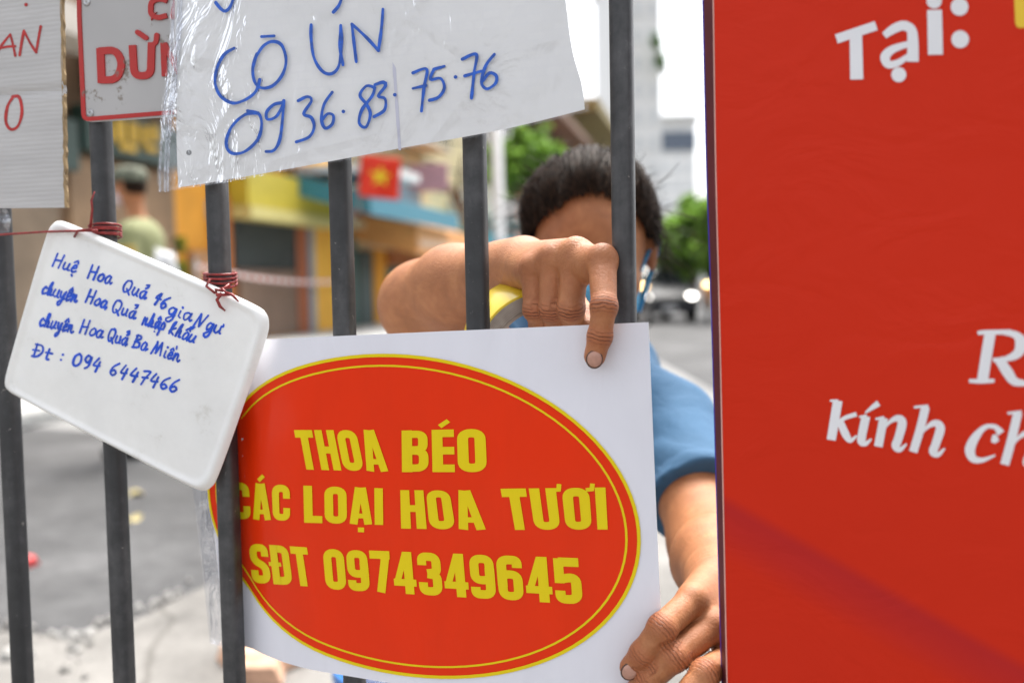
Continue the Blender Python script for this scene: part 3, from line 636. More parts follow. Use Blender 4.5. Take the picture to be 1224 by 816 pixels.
def iron_mat():
    m, nt, b, out = new_mat('grey_iron')
    v = coords(nt); f = noise(nt, v, 60, 6, 0.65); g = noise(nt, coords(nt, (1, 1, 0.25)), 22, 5, 0.6)
    mix = N(nt, 'ShaderNodeMath', operation='MULTIPLY_ADD'); mix.inputs[1].default_value = .5; mix_in = mix.inputs; L(nt, f, mix.inputs[0]); L(nt, g, mix.inputs[2])
    chp = ramp(nt, noise(nt, v, 170, 3, .6), [(.70, (0, 0, 0)), (.73, (1, 1, 1))]); mxb = N(nt, 'ShaderNodeMix', data_type='RGBA'); L(nt, chp, mxb.inputs[0]); mxb.inputs[7].default_value = (.20, .19, .18, 1); L(nt, mxb.outputs[2], b.inputs['Base Color'])
    L(nt, ramp(nt, mix.outputs[0], [(0.52, (0.028, 0.029, 0.031)), (0.72, (0.044, 0.045, 0.048)), (0.90, (0.085, 0.085, 0.089)), (1.0, (.16, .16, .165))]), mxb.inputs[6])
    b.inputs['Metallic'].default_value = 0.25; b.inputs['Roughness'].default_value = 0.48
    bump(nt, b, noise(nt, v, 350, 4), 0.25, 0.0006); return m
IRON = iron_mat()
fence_t = thing('metal_fence', 'grey iron railing of upright bars that carries the notices', 'fence', fence(3))
def sq_bar(mb, a, b, half, r=0.004):
    prof = []
    for cx_, cy_, a0 in ((1, 1, 0), (-1, 1, 90), (-1, -1, 180), (1, -1, 270)):
        for k in range(5):
            an = math.radians(a0+k*22.5); prof.append((cx_*(half-r)+r*math.cos(an), cy_*(half-r)+r*math.sin(an)))
    n = len(prof); zs = np.linspace(a[2], b[2], 14); vs = []
    for z in zs:
        c = a+(b-a)*(z-a[2])/(b[2]-a[2])
        vs += [c+FE*x+FN*y+UP*0 for x, y in prof]
    fs = [(i*n+k, i*n+(k+1) % n, (i+1)*n+(k+1) % n, (i+1)*n+k) for i in range(len(zs)-1) for k in range(n)]
    mb.add(vs, fs)
for t in range(-5, 11):
    mb = MB(); j = rng.normal(0, 0.0006, 2)
    sq_bar(mb, fence(t+j[0], 0, 0.09), fence(t+j[1], 0, 1.86), 0.0088, 0.0058)
    obj('bar', mb, IRON, fence_t, smooth=True)
for h in (0.09, 1.86):
    mb = MB(); a = fence(-5.4, 0, h); b = fence(10.4, 0, h)
    q = [p+FN*x+UP*y for p in (a, b) for x, y in ((-.016, -.016), (.016, -.016), (.016, .016), (-.016, .016))]
    mb.add(q, [(0, 1, 5, 4), (1, 2, 6, 5), (2, 3, 7, 6), (3, 0, 4, 7), (3, 2, 1, 0), (4, 5, 6, 7)])
    obj('rail', mb, IRON, fence_t, bevel=0.003)
for t in (-5.4, 10.4):
    mb = MB(); sq_bar(mb, fence(t, 0, 0.0), fence(t, 0, 1.95), 0.03, 0.006); obj('post', mb, IRON, fence_t, smooth=True)

# ---------------- the printed poster
def sheen_mat(name, col, rough=0.32, coat=0.35, crough=0.16, wr=0.25, wscale=(9, 9, 3), wdist=0.004, var=0.03):
    m, nt, b, out = new_mat(name); v = coords(nt, wscale)
    f = noise(nt, v, 3.0, 5, 0.55, 0.6)
    L(nt, ramp(nt, f, [(0.3, tuple(c*(1-var) for c in col)), (0.7, tuple(min(1, c*(1+var)) for c in col))]), b.inputs['Base Color'])
    b.inputs['Specular IOR Level'].default_value = 0.15; b.inputs['Roughness'].default_value = rough; b.inputs['Coat Weight'].default_value = coat; b.inputs['Coat Roughness'].default_value = crough
    bump(nt, b, f, wr, wdist); return m
POSTER_W = sheen_mat('poster_white', (0.77, 0.77, 0.84), 0.4, 0.25)
POSTER_R = sheen_mat('poster_red', (0.78, 0.032, 0.001), 0.45, 0.14, 0.1)
POSTER_Y = sheen_mat('poster_yellow', (0.78, 0.60, 0.008), 0.4, 0.12)
DEV = math.radians(3)
def sign_bump(a, b):
    x = max(0.0, -0.02-a)
    return -2.7*min(x, .09)**2 - .12*max(0, x-.09) + 0.0016*math.sin(a*19+0.6+b*3)*math.exp(-((b-1.0)/0.3)**2) + 0.0012*math.sin(b*14+a*5)
SIGN = Plane(fence(3, 0.0160), math.cos(DEV)*FE+math.sin(DEV)*FN, UP, sign_bump)
SQ = [(233, 408), (775, 385), (797, 876), (269, 766)]       # its corners
def quad_sheet(plane, q, nu, nv, e=0.0, th=0.0, uv=None):
    c = [np.array(plane.ab(*p)) for p in q]; mb = MB(); V = []
    for j in range(nv+1):
        for i in range(nu+1):
            u, v = i/nu, j/nv
            V.append((c[0]*(1-u)+c[1]*u)*(1-v)+(c[3]*(1-u)+c[2]*u)*v)
    fs = [(j*(nu+1)+i, (j+1)*(nu+1)+i, (j+1)*(nu+1)+i+1, j*(nu+1)+i+1) for j in range(nv) for i in range(nu)]
    n = len(V)
    if th:
        mb.add([plane.pt(*p, e) for p in V]+[plane.pt(*p, e-th) for p in V], fs+[tuple(n+k for k in reversed(f)) for f in fs])
        rim = [i for i in range(nu+1)]+[(j+1)*(nu+1)-1 for j in range(1, nv+1)]+[nv*(nu+1)+i for i in range(nu-1, -1, -1)]+[j*(nu+1) for j in range(nv-1, 0, -1)]
        m = len(rim); mb.f += [(rim[k], rim[(k+1) % m], n+rim[(k+1) % m], n+rim[k]) for k in range(m)]; mb.mi += [0]*m
    else: mb.add([plane.pt(*p, e) for p in V], fs)
    return mb
loc = SIGN.at(510, 600)
poster = thing('poster', 'white poster with a red oval and yellow letters, held up by two hands', 'poster', loc)
obj('sheet', quad_sheet(SIGN, SQ, 60, 40, 0, 0.0006), POSTER_W, poster, smooth=True, autosmooth=0.6)
# oval, given by its extremes
Lx, Rx, Tp, Bt = SIGN.ab(250, 600), SIGN.ab(765, 640), SIGN.ab(489, 424), SIGN.ab(536, 813)
ec = np.array([(Lx[0]+Rx[0])/2, (Tp[1]+Bt[1])/2]); ea_ = (Rx[0]-Lx[0])/2; eb_ = (Tp[1]-Bt[1])/2
def oval(r, da=0.0, db=0.0, n=96):
    A = math.radians(-1.2); o = []
    for k in range(n):
        t = 2*math.pi*k/n; x, y = (ea_*r-da)*math.cos(t), (eb_*r-db)*math.sin(t)
        o.append(ec+np.array([x*math.cos(A)-y*math.sin(A), x*math.sin(A)+y*math.cos(A)]))
    return o
def ring_mesh(o0, o1, e):
    n = len(o0); return MB().add([SIGN.pt(*p, e) for p in o0+o1], [(i, (i+1) % n, n+(i+1) % n, n+i) for i in range(n)])
mb = MB(); O = oval(1); V = [SIGN.pt(*ec, 0.0004)]; n = len(O)
for j in range(1, 25): V += [SIGN.pt(*(ec+(p-ec)*j/24), 0.0004) for p in O]
mb.add(V, [(0, 1+i, 1+(i+1) % n) for i in range(n)]+[(1+j*n+i, 1+(j+1)*n+i, 1+(j+1)*n+(i+1) % n, 1+j*n+(i+1) % n) for j in range(23) for i in range(n)])
obj('printed_oval', mb, POSTER_R, poster, smooth=True)
obj('border_ring', ring_mesh(oval(1, -0.0008, -0.0008), oval(1, 0.0019, 0.0019), 0.0007), POSTER_Y, poster)
obj('border_ring', ring_mesh(oval(1, 0.0092, 0.0082), oval(1, 0.0110, 0.0098), 0.0007), POSTER_Y, poster)

# block capitals: strokes in a unit-high box
GW = 0.5; gm = 0.097
def gl(ch):
    """list of (path, width, closed) and glyph width; y runs down from 0 to 1"""
    W = GW; m = gm; w = 2*gm; R = 0.15; r = lambda p, rr=R, c=False: round_path(p, rr, c)
    box_ = [(m, m), (W-m, m), (W-m, 1-m), (m, 1-m)]
    if ch in 'O0': return [(r(box_, .15, True), w, True)], W
    if ch == 'T': return [([(0, m), (W*.94, m)], w, 0), ([(W*.47, m), (W*.47, 1)], w, 0)], W*.94
    if ch == 'H': return [([(m, 0), (m, 1)], w, 0), ([(W-m, 0), (W-m, 1)], w, 0), ([(m, .5), (W-m, .5)], w*.9, 0)], W
    if ch == 'I': return [([(m, 0), (m, 1)], w, 0)], w
    if ch == 'L': return [([(m, 0), (m, 1)], w, 0), ([(m, 1-m), (W*.82, 1-m)], w, 0)], W*.82
    if ch == 'A': return [([(m*.95, 1), (W*.5-.025, 0)], w*.93, 0), ([(W*1.04-m*.95, 1), (W*.54+.025, 0)], w*.93, 0), ([(.13, .77), (W-.1, .77)], .13, 0)], W*1.04
    if ch == 'B': return [([(m, 0), (m, 1)], w, 0), (r([(m, m), (W-m-.01, m), (W-m-.01, .47), (m, .47)], .13), w*.9, 0), (r([(m, .5), (W-m, .5), (W-m, 1-m), (m, 1-m)], .15), w*.9, 0)], W
    if ch == 'D' or ch == 'Đ':
        s = [([(m, 0), (m, 1)], w, 0), (r([(m, m), (W-m, m), (W-m, 1-m), (m, 1-m)], .15), w, 0)]
        if ch == 'Đ': s.append(([(-.07, .5), (.26, .5)], .1, 0))
        return s, W
    if ch in 'EÉ':
        s = [([(m, 0), (m, 1)], w, 0)]+[([(m, y), (W*.8, y)], w*.92, 0) for y in (m*.92, .5, 1-m*.92)]
        if ch == 'É': s.append(([(W*.3, -.075), (W*.62, -.21)], .1, 0))
        return s, W*.8
    if ch == 'C': return [(r([(W-m, .37), (W-m, m), (m, m), (m, 1-m), (W-m, 1-m), (W-m, .63)], .15), w, 0)], W
    if ch == 'U': return [(r([(m, 0), (m, 1-m), (W-m, 1-m), (W-m, 0)], .15), w, 0)], W
    if ch == 'S': return [(r([(W-m, .32), (W-m, m), (m, m), (m, .44), (W-m, .58), (W-m, 1-m), (m, 1-m), (m, .68)], .15), w, 0)], W
    if ch == '9': return [(r([(m, m), (W-m, m), (W-m, .58), (m, .58)], .14, True), w*.95, True), (r([(W-m, .3), (W-m, 1-m), (m, 1-m), (m, .74)], .14), w, 0)], W
    if ch == '6': return [(r([(m, .42), (W-m, .42), (W-m, 1-m), (m, 1-m)], .14, True), w*.95, True), (r([(m, .7), (m, m), (W-m, m), (W-m, .27)], .14), w, 0)], W
    if ch == '7': return [([(0, m), (W*.92, m)], w, 0), ([(W*.92-m, .1), (W*.62, .4), (W*.4, 1)], w*.96, 0)], W*.92
    if ch == '4': return [([(W*.68, 0), (W*.68, 1)], w, 0), ([(W*.6, .02), (m*.9, .7)], w*.7, 0), ([(0, .73), (W, .73)], w*.85, 0)], W
    if ch == '3': return [(r([(m, .3), (m, m), (W-m, m), (W-m, .46), (W*.4, .485)], .14), w, 0), (r([(W*.4, .5), (W-m, .53), (W-m, 1-m), (m, 1-m), (m, .7)], .14), w, 0)], W
    if ch == '5': return [([(m, m), (W*.94, m)], w, 0), ([(m, .02), (m, .56)], w*.94, 0), (r([(m, .47), (W-m, .41), (W-m, 1-m), (m, 1-m), (m, .72)], .15), w*.98, 0)], W
    return [], W*.5
def block_word(ink, word, quad, gap=0.055):
    """quad: pixel corners of the cap box TL TR BR BL"""
    base = {'Á': 'A', 'Ạ': 'A', 'Ư': 'U', 'Ơ': 'O'}
    x = 0; items = []
    for ch in word:
        s, w = gl(base.get(ch, ch))
        s = list(s)
        if ch == 'Á': s.append(([(w*.42, -.075), (w*.7, -.21)], .1, 0))
        if ch == 'Ạ': s.append(([(w*.5-.07, 1.15), (w*.5+.07, 1.15)], .13, 0))
        if ch in 'ƯƠ': s.append(([(w-.06, .05), (w+.05, .04), (w+.07, -.09)], .085, 0))
        items.append((x, s)); x += w+gap+(0.05 if ch in 'ƯƠ' else 0)
    tot = x-gap
    f = homog([(0, 0), (tot, 0), (tot, 1), (0, 1)], quad)
    for x0, s in items:
        for path, w, closed in s:
            q = [(p[0]+x0, p[1]) for p in path]
            if len(q) == 2: q = [tuple(np.array(q[0])+(np.array(q[1])-np.array(q[0]))*k/4) for k in range(5)]
            V, F = ribbon2d(q, w, bool(closed)); ink.strip(V, F, f)
def zq(*p): return [(220+x/1.8724, 380+y/1.8724) for x, y in p]
ink = Ink(SIGN, 0.0008)
block_word(ink, 'THOA', zq((247, 250), (439, 250), (459, 343), (263, 338)))
block_word(ink, 'BÉO', zq((488, 251), (675, 247), (679, 344), (489, 344)))
block_word(ink, 'CÁC', zq((104, 366), (238, 373), (239, 453), (112, 448)))
block_word(ink, 'LOẠI', zq((268, 374), (446, 380), (447, 462), (270, 457)))
block_word(ink, 'HOA', zq((485, 384), (656, 385), (677, 473), (487, 470)))
block_word(ink, 'TƯƠI', zq((709, 381), (944, 378), (949, 472), (726, 473)))
block_word(ink, 'SĐT', zq((146, 503), (276, 512), (290, 600), (154, 591)))
block_word(ink, '0974349645', zq((311, 515), (886, 536), (894, 640), (319, 605)), 0.05)
obj('lettering', ink.mb, POSTER_Y, poster)

def film_mat(name, rough=0.07, strength=0.55, tint=(0.93, 0.94, 0.96), fmin=0.10, scale=30, fmax=0.6):
    m, nt, b, out = new_mat(name); nt.nodes.remove(b)
    tr = N(nt, 'ShaderNodeBsdfTransparent'); tr.inputs[0].default_value = (*tint, 1)
    gl_ = N(nt, 'ShaderNodeBsdfGlossy'); gl_.inputs['Roughness'].default_value = rough; gl_.inputs['Color'].default_value = (0.95, 0.96, 1, 1)
    v = coords(nt); w1 = noise(nt, coords(nt, (1.0, 1.0, 0.6)), scale, 4, 0.6, 1.2)
    w2 = N(nt, 'ShaderNodeTexVoronoi'); w2.feature = 'DISTANCE_TO_EDGE'; w2.inputs['Scale'].default_value = scale*0.45; L(nt, v, w2.inputs['Vector'])
    w2r = ramp(nt, w2.outputs['Distance'], [(0.0, (1, 1, 1)), (0.06, (0, 0, 0))])
    ad = N(nt, 'ShaderNodeMath', operation='MULTIPLY_ADD'); ad.inputs[1].default_value = 0.12; L(nt, w2r, ad.inputs[0]); L(nt, w1, ad.inputs[2])
    bp = N(nt, 'ShaderNodeBump'); bp.inputs['Strength'].default_value = strength; bp.inputs['Distance'].default_value = 0.006; L(nt, ad.outputs[0], bp.inputs['Height'])
    L(nt, bp.outputs[0], gl_.inputs['Normal'])
    lw = N(nt, 'ShaderNodeLayerWeight'); lw.inputs['Blend'].default_value = 0.25; L(nt, bp.outputs[0], lw.inputs['Normal'])
    mr = N(nt, 'ShaderNodeMapRange'); mr.inputs['To Min'].default_value = fmin; mr.inputs['To Max'].default_value = fmax; L(nt, lw.outputs['Fresnel'], mr.inputs['Value'])
    mx = N(nt, 'ShaderNodeMixShader'); L(nt, mr.outputs[0], mx.inputs[0]); L(nt, tr.outputs[0], mx.inputs[1]); L(nt, gl_.outputs[0], mx.inputs[2])
    L(nt, mx.outputs[0], out.inputs[0]); return m
FILM = film_mat('clear_film', fmin=0.05)
obj('clear_edge', quad_sheet(SIGN, [(216, 470), (240, 470), (268, 774), (250, 768)], 6, 30, -0.0012, 0.0003), FILM, poster, smooth=True)

# ---------------- white plastic board with blue handwriting
def board_mat():
    m, nt, b, out = new_mat('milky_plastic'); v = coords(nt)
    f = noise(nt, v, 14, 4)
    L(nt, ramp(nt, noise(nt, v, 26, 8, .72), [(0.30, (0.70, 0.69, 0.66)), (0.40, (0.82, 0.82, 0.81)), (0.7, (0.87, 0.87, 0.86))]), b.inputs['Base Color'])
    b.inputs['Roughness'].default_value = 0.34; b.inputs['Subsurface Weight'].default_value = 0.25; b.inputs['Subsurface Radius'].default_value = (1, 1, 1); b.inputs['Subsurface Scale'].default_value = 0.004
    bump(nt, b, noise(nt, v, 16, 3), 0.3, 0.008); return m
BLUE = mat('blue_marker', (0.005, 0.075, 0.60), 0.45, 0.25, 120)
BLUE2 = mat('blue_pen', (0.012, 0.095, 0.50), 0.45, 0.35, 160)
BOARD = fence_plane(0.0155, None, math.radians(1.0), 1)
BO = [(66, 264), (78, 264), (312, 366), (321, 380), (321, 398), (259, 575), (248, 586), (236, 586), (14, 471), (5, 462), (6, 448), (56, 275)]
def round_poly(poly, n=5):
    out = []
    m = len(poly)
    for i in range(m):
        p = np.array(poly[i], float); a = np.array(poly[i-1], float); b = np.array(poly[(i+1) % m], float)
        A = p+(a-p)*0.35; B = p+(b-p)*0.35
        for k in range(n+1):
            t = k/n; out.append(tuple((1-t)**2*A+2*t*(1-t)*p+t*t*B))
    return out
BOUT = dense(round_poly(BO), 5)
Ab = np.array([BOARD.ab(*p) for p in BOUT]); bc = Ab.mean(0)
def bprof(r):
    rim = 0.0022*math.exp(-((r-0.955)/0.03)**2); drop = -0.0026*max(0, (r-0.955)/0.045)**2
    return 0.004*(1-r*r)*0.8 + rim + drop
mb = radial(BOARD, BOUT, 60, 0.002, 0.0028, bprof)
board = thing('plastic_board', 'milky white plastic board with four lines of blue handwriting, tied on aslant', 'board', BOARD.at(160, 420))
obj('panel', mb, board_mat(), board, smooth=True, autosmooth=1.2)
def bo_bump(a, b):
    # radial position inside the outline, so that writing lies on the moulded face
    d = np.array([a, b])-bc; ang = math.atan2(d[1], d[0]); A_ = np.arctan2(*(Ab-bc).T[::-1]); k = np.argmin(np.abs(np.angle(np.exp(1j*(A_-ang)))))
    return bprof(min(1, np.linalg.norm(d)/np.linalg.norm(Ab[k]-bc)))+0.002
BOARDW = fence_plane(0.0155, bo_bump, math.radians(1.0), 1)
HG = {  # handwriting, x-height 1, y up
 'a': (1.0, [[(.78,.8),(.45,1),(.08,.6),(.2,.05),(.5,.05),(.78,.8)], [(.8,.95),(.76,.3),(.95,.02),(1.1,.2)]]),
 'o': (.9, [[(.5,1),(.1,.7),(.12,.15),(.5,0),(.82,.4),(.7,.9),(.45,1)]]),
 'u': (1.05, [[(.05,.95),(.08,.25),(.35,0),(.68,.35),(.72,.95)], [(.72,.95),(.74,.2),(.98,.08)]]),
 'e': (.8, [[(.1,.45),(.6,.6),(.55,.95),(.25,.95),(.08,.4),(.3,0),(.75,.2)]]),
 'g': (1.0, [[(.75,.85),(.4,1),(.08,.6),(.25,.1),(.6,.25),(.78,.9)], [(.78,.95),(.74,-.5),(.4,-.95),(.1,-.6),(.9,.1)]]),
 'i': (.5, [[(.1,.9),(.15,.2),(.4,.05)], [(.2,1.45),(.24,1.4)]]),
 'n': (1.1, [[(.08,.95),(.1,0)], [(.1,.4),(.4,.95),(.62,.8),(.62,.2),(.85,.02),(1.05,.2)]]),
 'y': (1.0, [[(.05,.95),(.15,.3),(.45,.15),(.72,.9)], [(.75,.95),(.62,-.5),(.3,-.95),(.1,-.6),(.9,.1)]]),
 'c': (.8, [[(.7,.8),(.4,1),(.08,.5),(.3,0),(.75,.2)]]),
 'h': (1.0, [[(.1,.3),(.4,1.5),(.28,1.75),(.12,1.3),(.1,0)], [(.1,.4),(.45,.9),(.6,.6),(.6,.1),(.9,.1)]]),
 'k': (1.0, [[(.1,.3),(.4,1.5),(.28,1.75),(.12,1.3),(.1,0)], [(.7,.95),(.15,.45),(.75,0)]]),
 'p': (1.0, [[(.1,.95),(.08,-.8)], [(.1,.6),(.4,1),(.72,.7),(.6,.15),(.12,.15)]]),
 'H': (1.35, [[(.1,1.75),(.15,0)], [(1.0,1.8),(.98,0)], [(.12,.85),(1.0,.95)]]),
 'Q': (1.5, [[(.9,1.6),(.3,1.6),(.1,.7),(.5,0),(1.1,.5),(1.1,1.4),(.7,1.75)], [(.7,.5),(1.35,-.15)]]),
 'N': (1.5, [[(.05,0),(.35,1.75)], [(.35,1.75),(.75,.1)], [(.75,.1),(1.25,1.85)]]),
 'B': (1.2, [[(.2,1.7),(.15,0)], [(.05,1.6),(.7,1.75),(.9,1.3),(.25,.9),(.9,.75),(.95,.2),(.1,0)]]),
 'M': (1.8, [[(.05,0),(.4,1.7)], [(.4,1.7),(.7,.3)], [(.7,.3),(1.1,1.75)], [(1.1,1.75),(1.45,.1)]]),
 'Đ': (1.4, [[(.35,1.75),(.3,0)], [(.1,1.65),(.9,1.6),(1.15,.8),(.7,.1),(.2,0)], [(0,.85),(.75,.9)]]),
 't': (.8, [[(.35,1.4),(.3,.1),(.6,.05)], [(.0,.9),(.7,.95)]]),
 ':': (.6, [[(.25,.9),(.28,.82)], [(.25,.2),(.28,.12)]]),
 '0': (1.15, [[(.5,1.7),(.1,1.2),(.1,.3),(.5,0),(.9,.5),(.85,1.4),(.45,1.7)]]),
 '1': (.9, [[(.1,1.1),(.5,1.7),(.4,0)], [(.1,.9),(.75,1.0)]]),
 '9': (1.1, [[(.75,1.5),(.35,1.7),(.1,1.1),(.5,.8),(.8,1.6)], [(.8,1.6),(.75,.4),(.4,0)]]),
 '4': (1.15, [[(.4,1.7),(.1,.7),(.85,.75)], [(.75,1.3),(.6,-.1)]]),
 '6': (1.05, [[(.75,1.7),(.25,1.1),(.1,.4),(.45,0),(.8,.4),(.5,.75),(.15,.45)]]),
 '7': (1.1, [[(.1,1.6),(.85,1.7),(.5,.7),(.35,-.1)], [(.2,.8),(.8,.9)]]),
}
HG['ư'] = (1.15, HG['u'][1]+[[(.72,.95),(.95,1.05),(.95,1.3)]])
HG['ê'] = (.8, HG['e'][1]+[[(.1,1.25),(.4,1.6),(.65,1.25)]]); HG['ệ'] = (.8, HG['ê'][1]+[[(.35,-.4),(.4,-.45)]])
HG['ả'] = (1.0, HG['a'][1]+[[(.4,1.75),(.7,1.85),(.72,1.5),(.5,1.35)]]); HG['á'] = (1.0, HG['a'][1]+[[(.5,1.3),(.85,1.7)]])
HG['ậ'] = (1.0, HG['a'][1]+[[(.2,1.25),(.45,1.55),(.75,1.25)], [(.4,-.4),(.45,-.45)]])
HG['ẩ'] = (1.0, HG['a'][1]+[[(.2,1.25),(.45,1.55),(.75,1.25)], [(.6,1.75),(.9,1.9),(.8,1.6)]])
HG['ề'] = (.8, HG['e'][1]+[[(.1,1.2),(.4,1.5),(.65,1.2)], [(.7,1.9),(.95,1.5)]])
def hand_word(ink, word, p0, p1, xh, w=3.0, slant=0.18):
    """write a word from baseline start p0 to baseline end p1 (photo pixels)"""
    tot = sum(HG[c][0]+.12 for c in word)-.12; d = (np.array(p1)-p0); Lw = np.linalg.norm(d); ux = d/Lw; uy = np.array([ux[1], -ux[0]])
    s = Lw/tot; x = 0
    for c in word:
        wd, ss = HG[c]
        for st in ss:
            pts = [np.array(p0)+ux*((x+a+slant*b*xh/s*0.6)*s)+uy*(b*xh)+rng.normal(0, .25, 2) for a, b in st]
            ink.stroke([tuple(p) for p in pts], w*rng.uniform(.88, 1.12), True, 1.6)
        x += wd+.12
def zb(x, y): return (x/2.2667, 240+y/2.2667)
ink = Ink(BOARDW, 0.0002)
for wd, a, b in (('Huệ', (140,176), (206,196)), ('Hoa', (236,208), (300,226)), ('Quả', (328,244), (393,266)), ('16', (412,278), (450,296)), ('gia', (453,306), (516,326)), ('Ngư', (524,338), (600,362)),
                 ('chuyên', (112,250), (208,276)), ('Hoa', (230,274), (286,292)), ('Quả', (300,300), (364,320)), ('nhập', (384,334), (446,352)), ('khẩu', (456,358), (526,386)),
                 ('chuyên', (106,338), (198,358)), ('Hoa', (214,356), (276,372)), ('Quả', (288,378), (342,392)), ('Ba', (358,396), (396,406)), ('Miền', (408,414), (486,436)),
                 ('Đt', (84,420), (136,432)), (':', (160,432), (172,435)), ('094', (194,444), (272,464)), ('6447466', (294,470), (480,520))):
    hand_word(ink, wd, zb(*a), zb(*b), 9.2, 2.6)
obj('handwriting', ink.mb, BLUE, board)

# ---------------- red plastic twine
TWINE = mat('red_twine', (0.26, 0.022, 0.02), 0.38, 0.5, 180, 0.3, 400, 0.0006)
def bar_loop(t, h, n=22, r=0.0135, tilt=0.0, a0=0.0, a1=2*math.pi):
    return [fence(t, 0, h)+FE*r*math.cos(a)+FN*r*math.sin(a)+UP*(tilt*math.sin(a+.6)) for a in np.linspace(a0, a1, n)]
def hgt(t, py):
    p = fence(t, 0.01); pl = fence_plane(0.01); lo, hi = 0.3, 2.0
    for _ in range(40):
        m = (lo+hi)/2; q = p.copy(); q[2] = m; y = CY+FPX*((q-CAM) @ CD)/((q-CAM) @ CF)
        lo, hi = (m, hi) if y > py else (lo, m)
    return lo
FB = fence_plane(0.019)
ta = thing('red_twine', 'red twine round the bar at the upper left corner of the plastic board', 'twine', fence(1, .012, hgt(1, 275)), 'red twine ties')
mb = MB()
for py, tl in ((270, .002), (273, .001), (276, .002), (279, .0005), (282, .002)): mb.tube(bar_loop(1, hgt(1, py), tilt=tl, r=.0138), 0.0011, 6)
obj('loop', mb, TWINE, ta, smooth=True)
mb = MB()
mb.tube([FB.at(110, 272, .002), FB.at(114, 250, .004), FB.at(112, 240, .003), FB.at(115, 229, .002)], [.0013, .001, .001, .0006], 6)
mb.tube([FB.at(118, 276, .002), FB.at(104, 276, .003), FB.at(60, 277, .003), FB.at(10, 280, .001), FB.at(-40, 283, .001)], [.0014, .0012, .0011, .0011, .001], 6)
mb.tube([FB.at(112, 274, .003), FB.at(98, 276, .005), FB.at(90, 283, .001)], .0012, 6)
obj('loose_end', mb, TWINE, ta, smooth=True)
tb = thing('red_twine', 'red twine knotted round the bar at the upper right corner of the plastic board', 'twine', fence(2, .012, hgt(2, 335)), 'red twine ties')
mb = MB()
for py, tl in ((327, .001), (331, .002), (335, .003), (339, .004)): mb.tube(bar_loop(2, hgt(2, py), tilt=-tl, r=.0138), 0.0012, 6)
obj('loop', mb, TWINE, tb, smooth=True)
mb = MB()
kn = [FB.at(x, y, e) for x, y, e in ((276, 340, .002), (271, 347, .007), (262, 346, .005), (266, 352, .008), (278, 352, .005), (272, 345, .009))]
mb.tube(kn, .0016, 7)
mb.tube([FB.at(270, 350, .006), FB.at(266, 358, .008), FB.at(268, 366, .006), FB.at(274, 371, .006)], [.0018, .0016, .0015, .0008], 6)
mb.tube([FB.at(275, 350, .006), FB.at(284, 352, .008), FB.at(290, 360, .006)], [.0015, .0014, .0007], 6)
mb.tube([FB.at(252, 333, .001), FB.at(250, 342, .004), FB.at(262, 350, .006)], .0012, 6)
obj('knot', mb, TWINE, tb, smooth=True)

# ---------------- corrugated cardboard notice, upper left
def card_mat():
    m, nt, b, out = new_mat('white_cardboard'); v = coords(nt, uv=False)
    w = N(nt, 'ShaderNodeTexWave'); w.bands_direction = 'Z'; w.inputs['Scale'].default_value = 75; w.inputs['Distortion'].default_value = 1.2; w.inputs['Detail'].default_value = 2; L(nt, v, w.inputs['Vector'])
    f = noise(nt, coords(nt, (1, 1, 5)), 9, 6)
    L(nt, ramp(nt, f, [(0.3, (0.47, 0.46, 0.46)), (0.7, (0.56, 0.55, 0.55))]), b.inputs['Base Color']); b.inputs['Roughness'].default_value = 0.75
    bump(nt, b, w.outputs['Fac'], 0.10, 0.002); return m
CARD = card_mat(); KRAFT = mat('kraft_edge', (0.36, 0.25, 0.13), 0.85, 0.3, 90)
REDM = mat('red_marker', (0.42, 0.012, 0.010), 0.5, 0.3, 140)
CBP = fence_plane(0.0155, lambda a, b: -0.0022*math.exp(-((b-CBF)/0.004)**2), 0.0, 0)
CBF = 0.0; CBF = CBP.ab(30, 111)[1]
cb = thing('cardboard_sign', 'white corrugated cardboard notice with red pen letters, beside the metal plate', 'sign', CBP.at(30, 120))
cq = [(-190, -150), (70, -150), (77.5, 248), (-185, 251)]
obj('panel', quad_sheet(CBP, cq, 20, 90, 0.0, 0.0035), CARD, cb)
mb = MB(); pts = [(70+7.5*k/60+random.uniform(-.8, .8), -150+398*k/60) for k in range(61)]
V = []
for x, y in pts: V += [CBP.at(x-.6, y, .0003), CBP.at(x+1.6+random.uniform(-.7, .7), y, -.0004), CBP.at(x+1.0, y, -.004)]
mb.add(V, [(3*i+a, 3*i+a+1, 3*i+a+4, 3*i+a+3) for i in range(60) for a in (0, 1)]); obj('torn_edge', mb, KRAFT, cb)
def z1(*p): return [(x/3.0225, y/3.0225) for x, y in p]
ink = Ink(CBP, 0.0003)
ink.stroke(z1((-18, 205), (10, 160), (38, 125)), 3.0); ink.stroke(z1((38, 125), (48, 165), (56, 202)), 3.0); ink.stroke(z1((-5, 178), (25, 170), (56, 168)), 2.8)
ink.stroke(z1((72, 200), (80, 150), (87, 112)), 3.2); ink.stroke(z1((87, 112), (112, 160), (132, 190)), 3.0); ink.stroke(z1((132, 190), (140, 140), (148, 97)), 3.0)
ink.disc(95/3.0225, 18/3.0225, 2.2)
obj('handwriting', ink.mb, REDM, cb); ink = Ink(CBP, 0.0003)
ink.stroke(z1((50, 348), (28, 385), (22, 440), (40, 468), (66, 455), (80, 405), (70, 352), (45, 350)), 3.6)
obj('handwriting', ink.mb, REDM, cb)
FILM2 = film_mat('cling_film', 0.1, 0.9, fmin=0.12, scale=60)
ftag = radial(fence_plane(0.0125, lambda a, b: 0.003*math.sin(a*300)+.002*math.sin(b*410)), dense([(-30, 248), (8, 250), (13, 262), (11, 277), (-6, 279), (-30, 277)], 3), 8, 0)
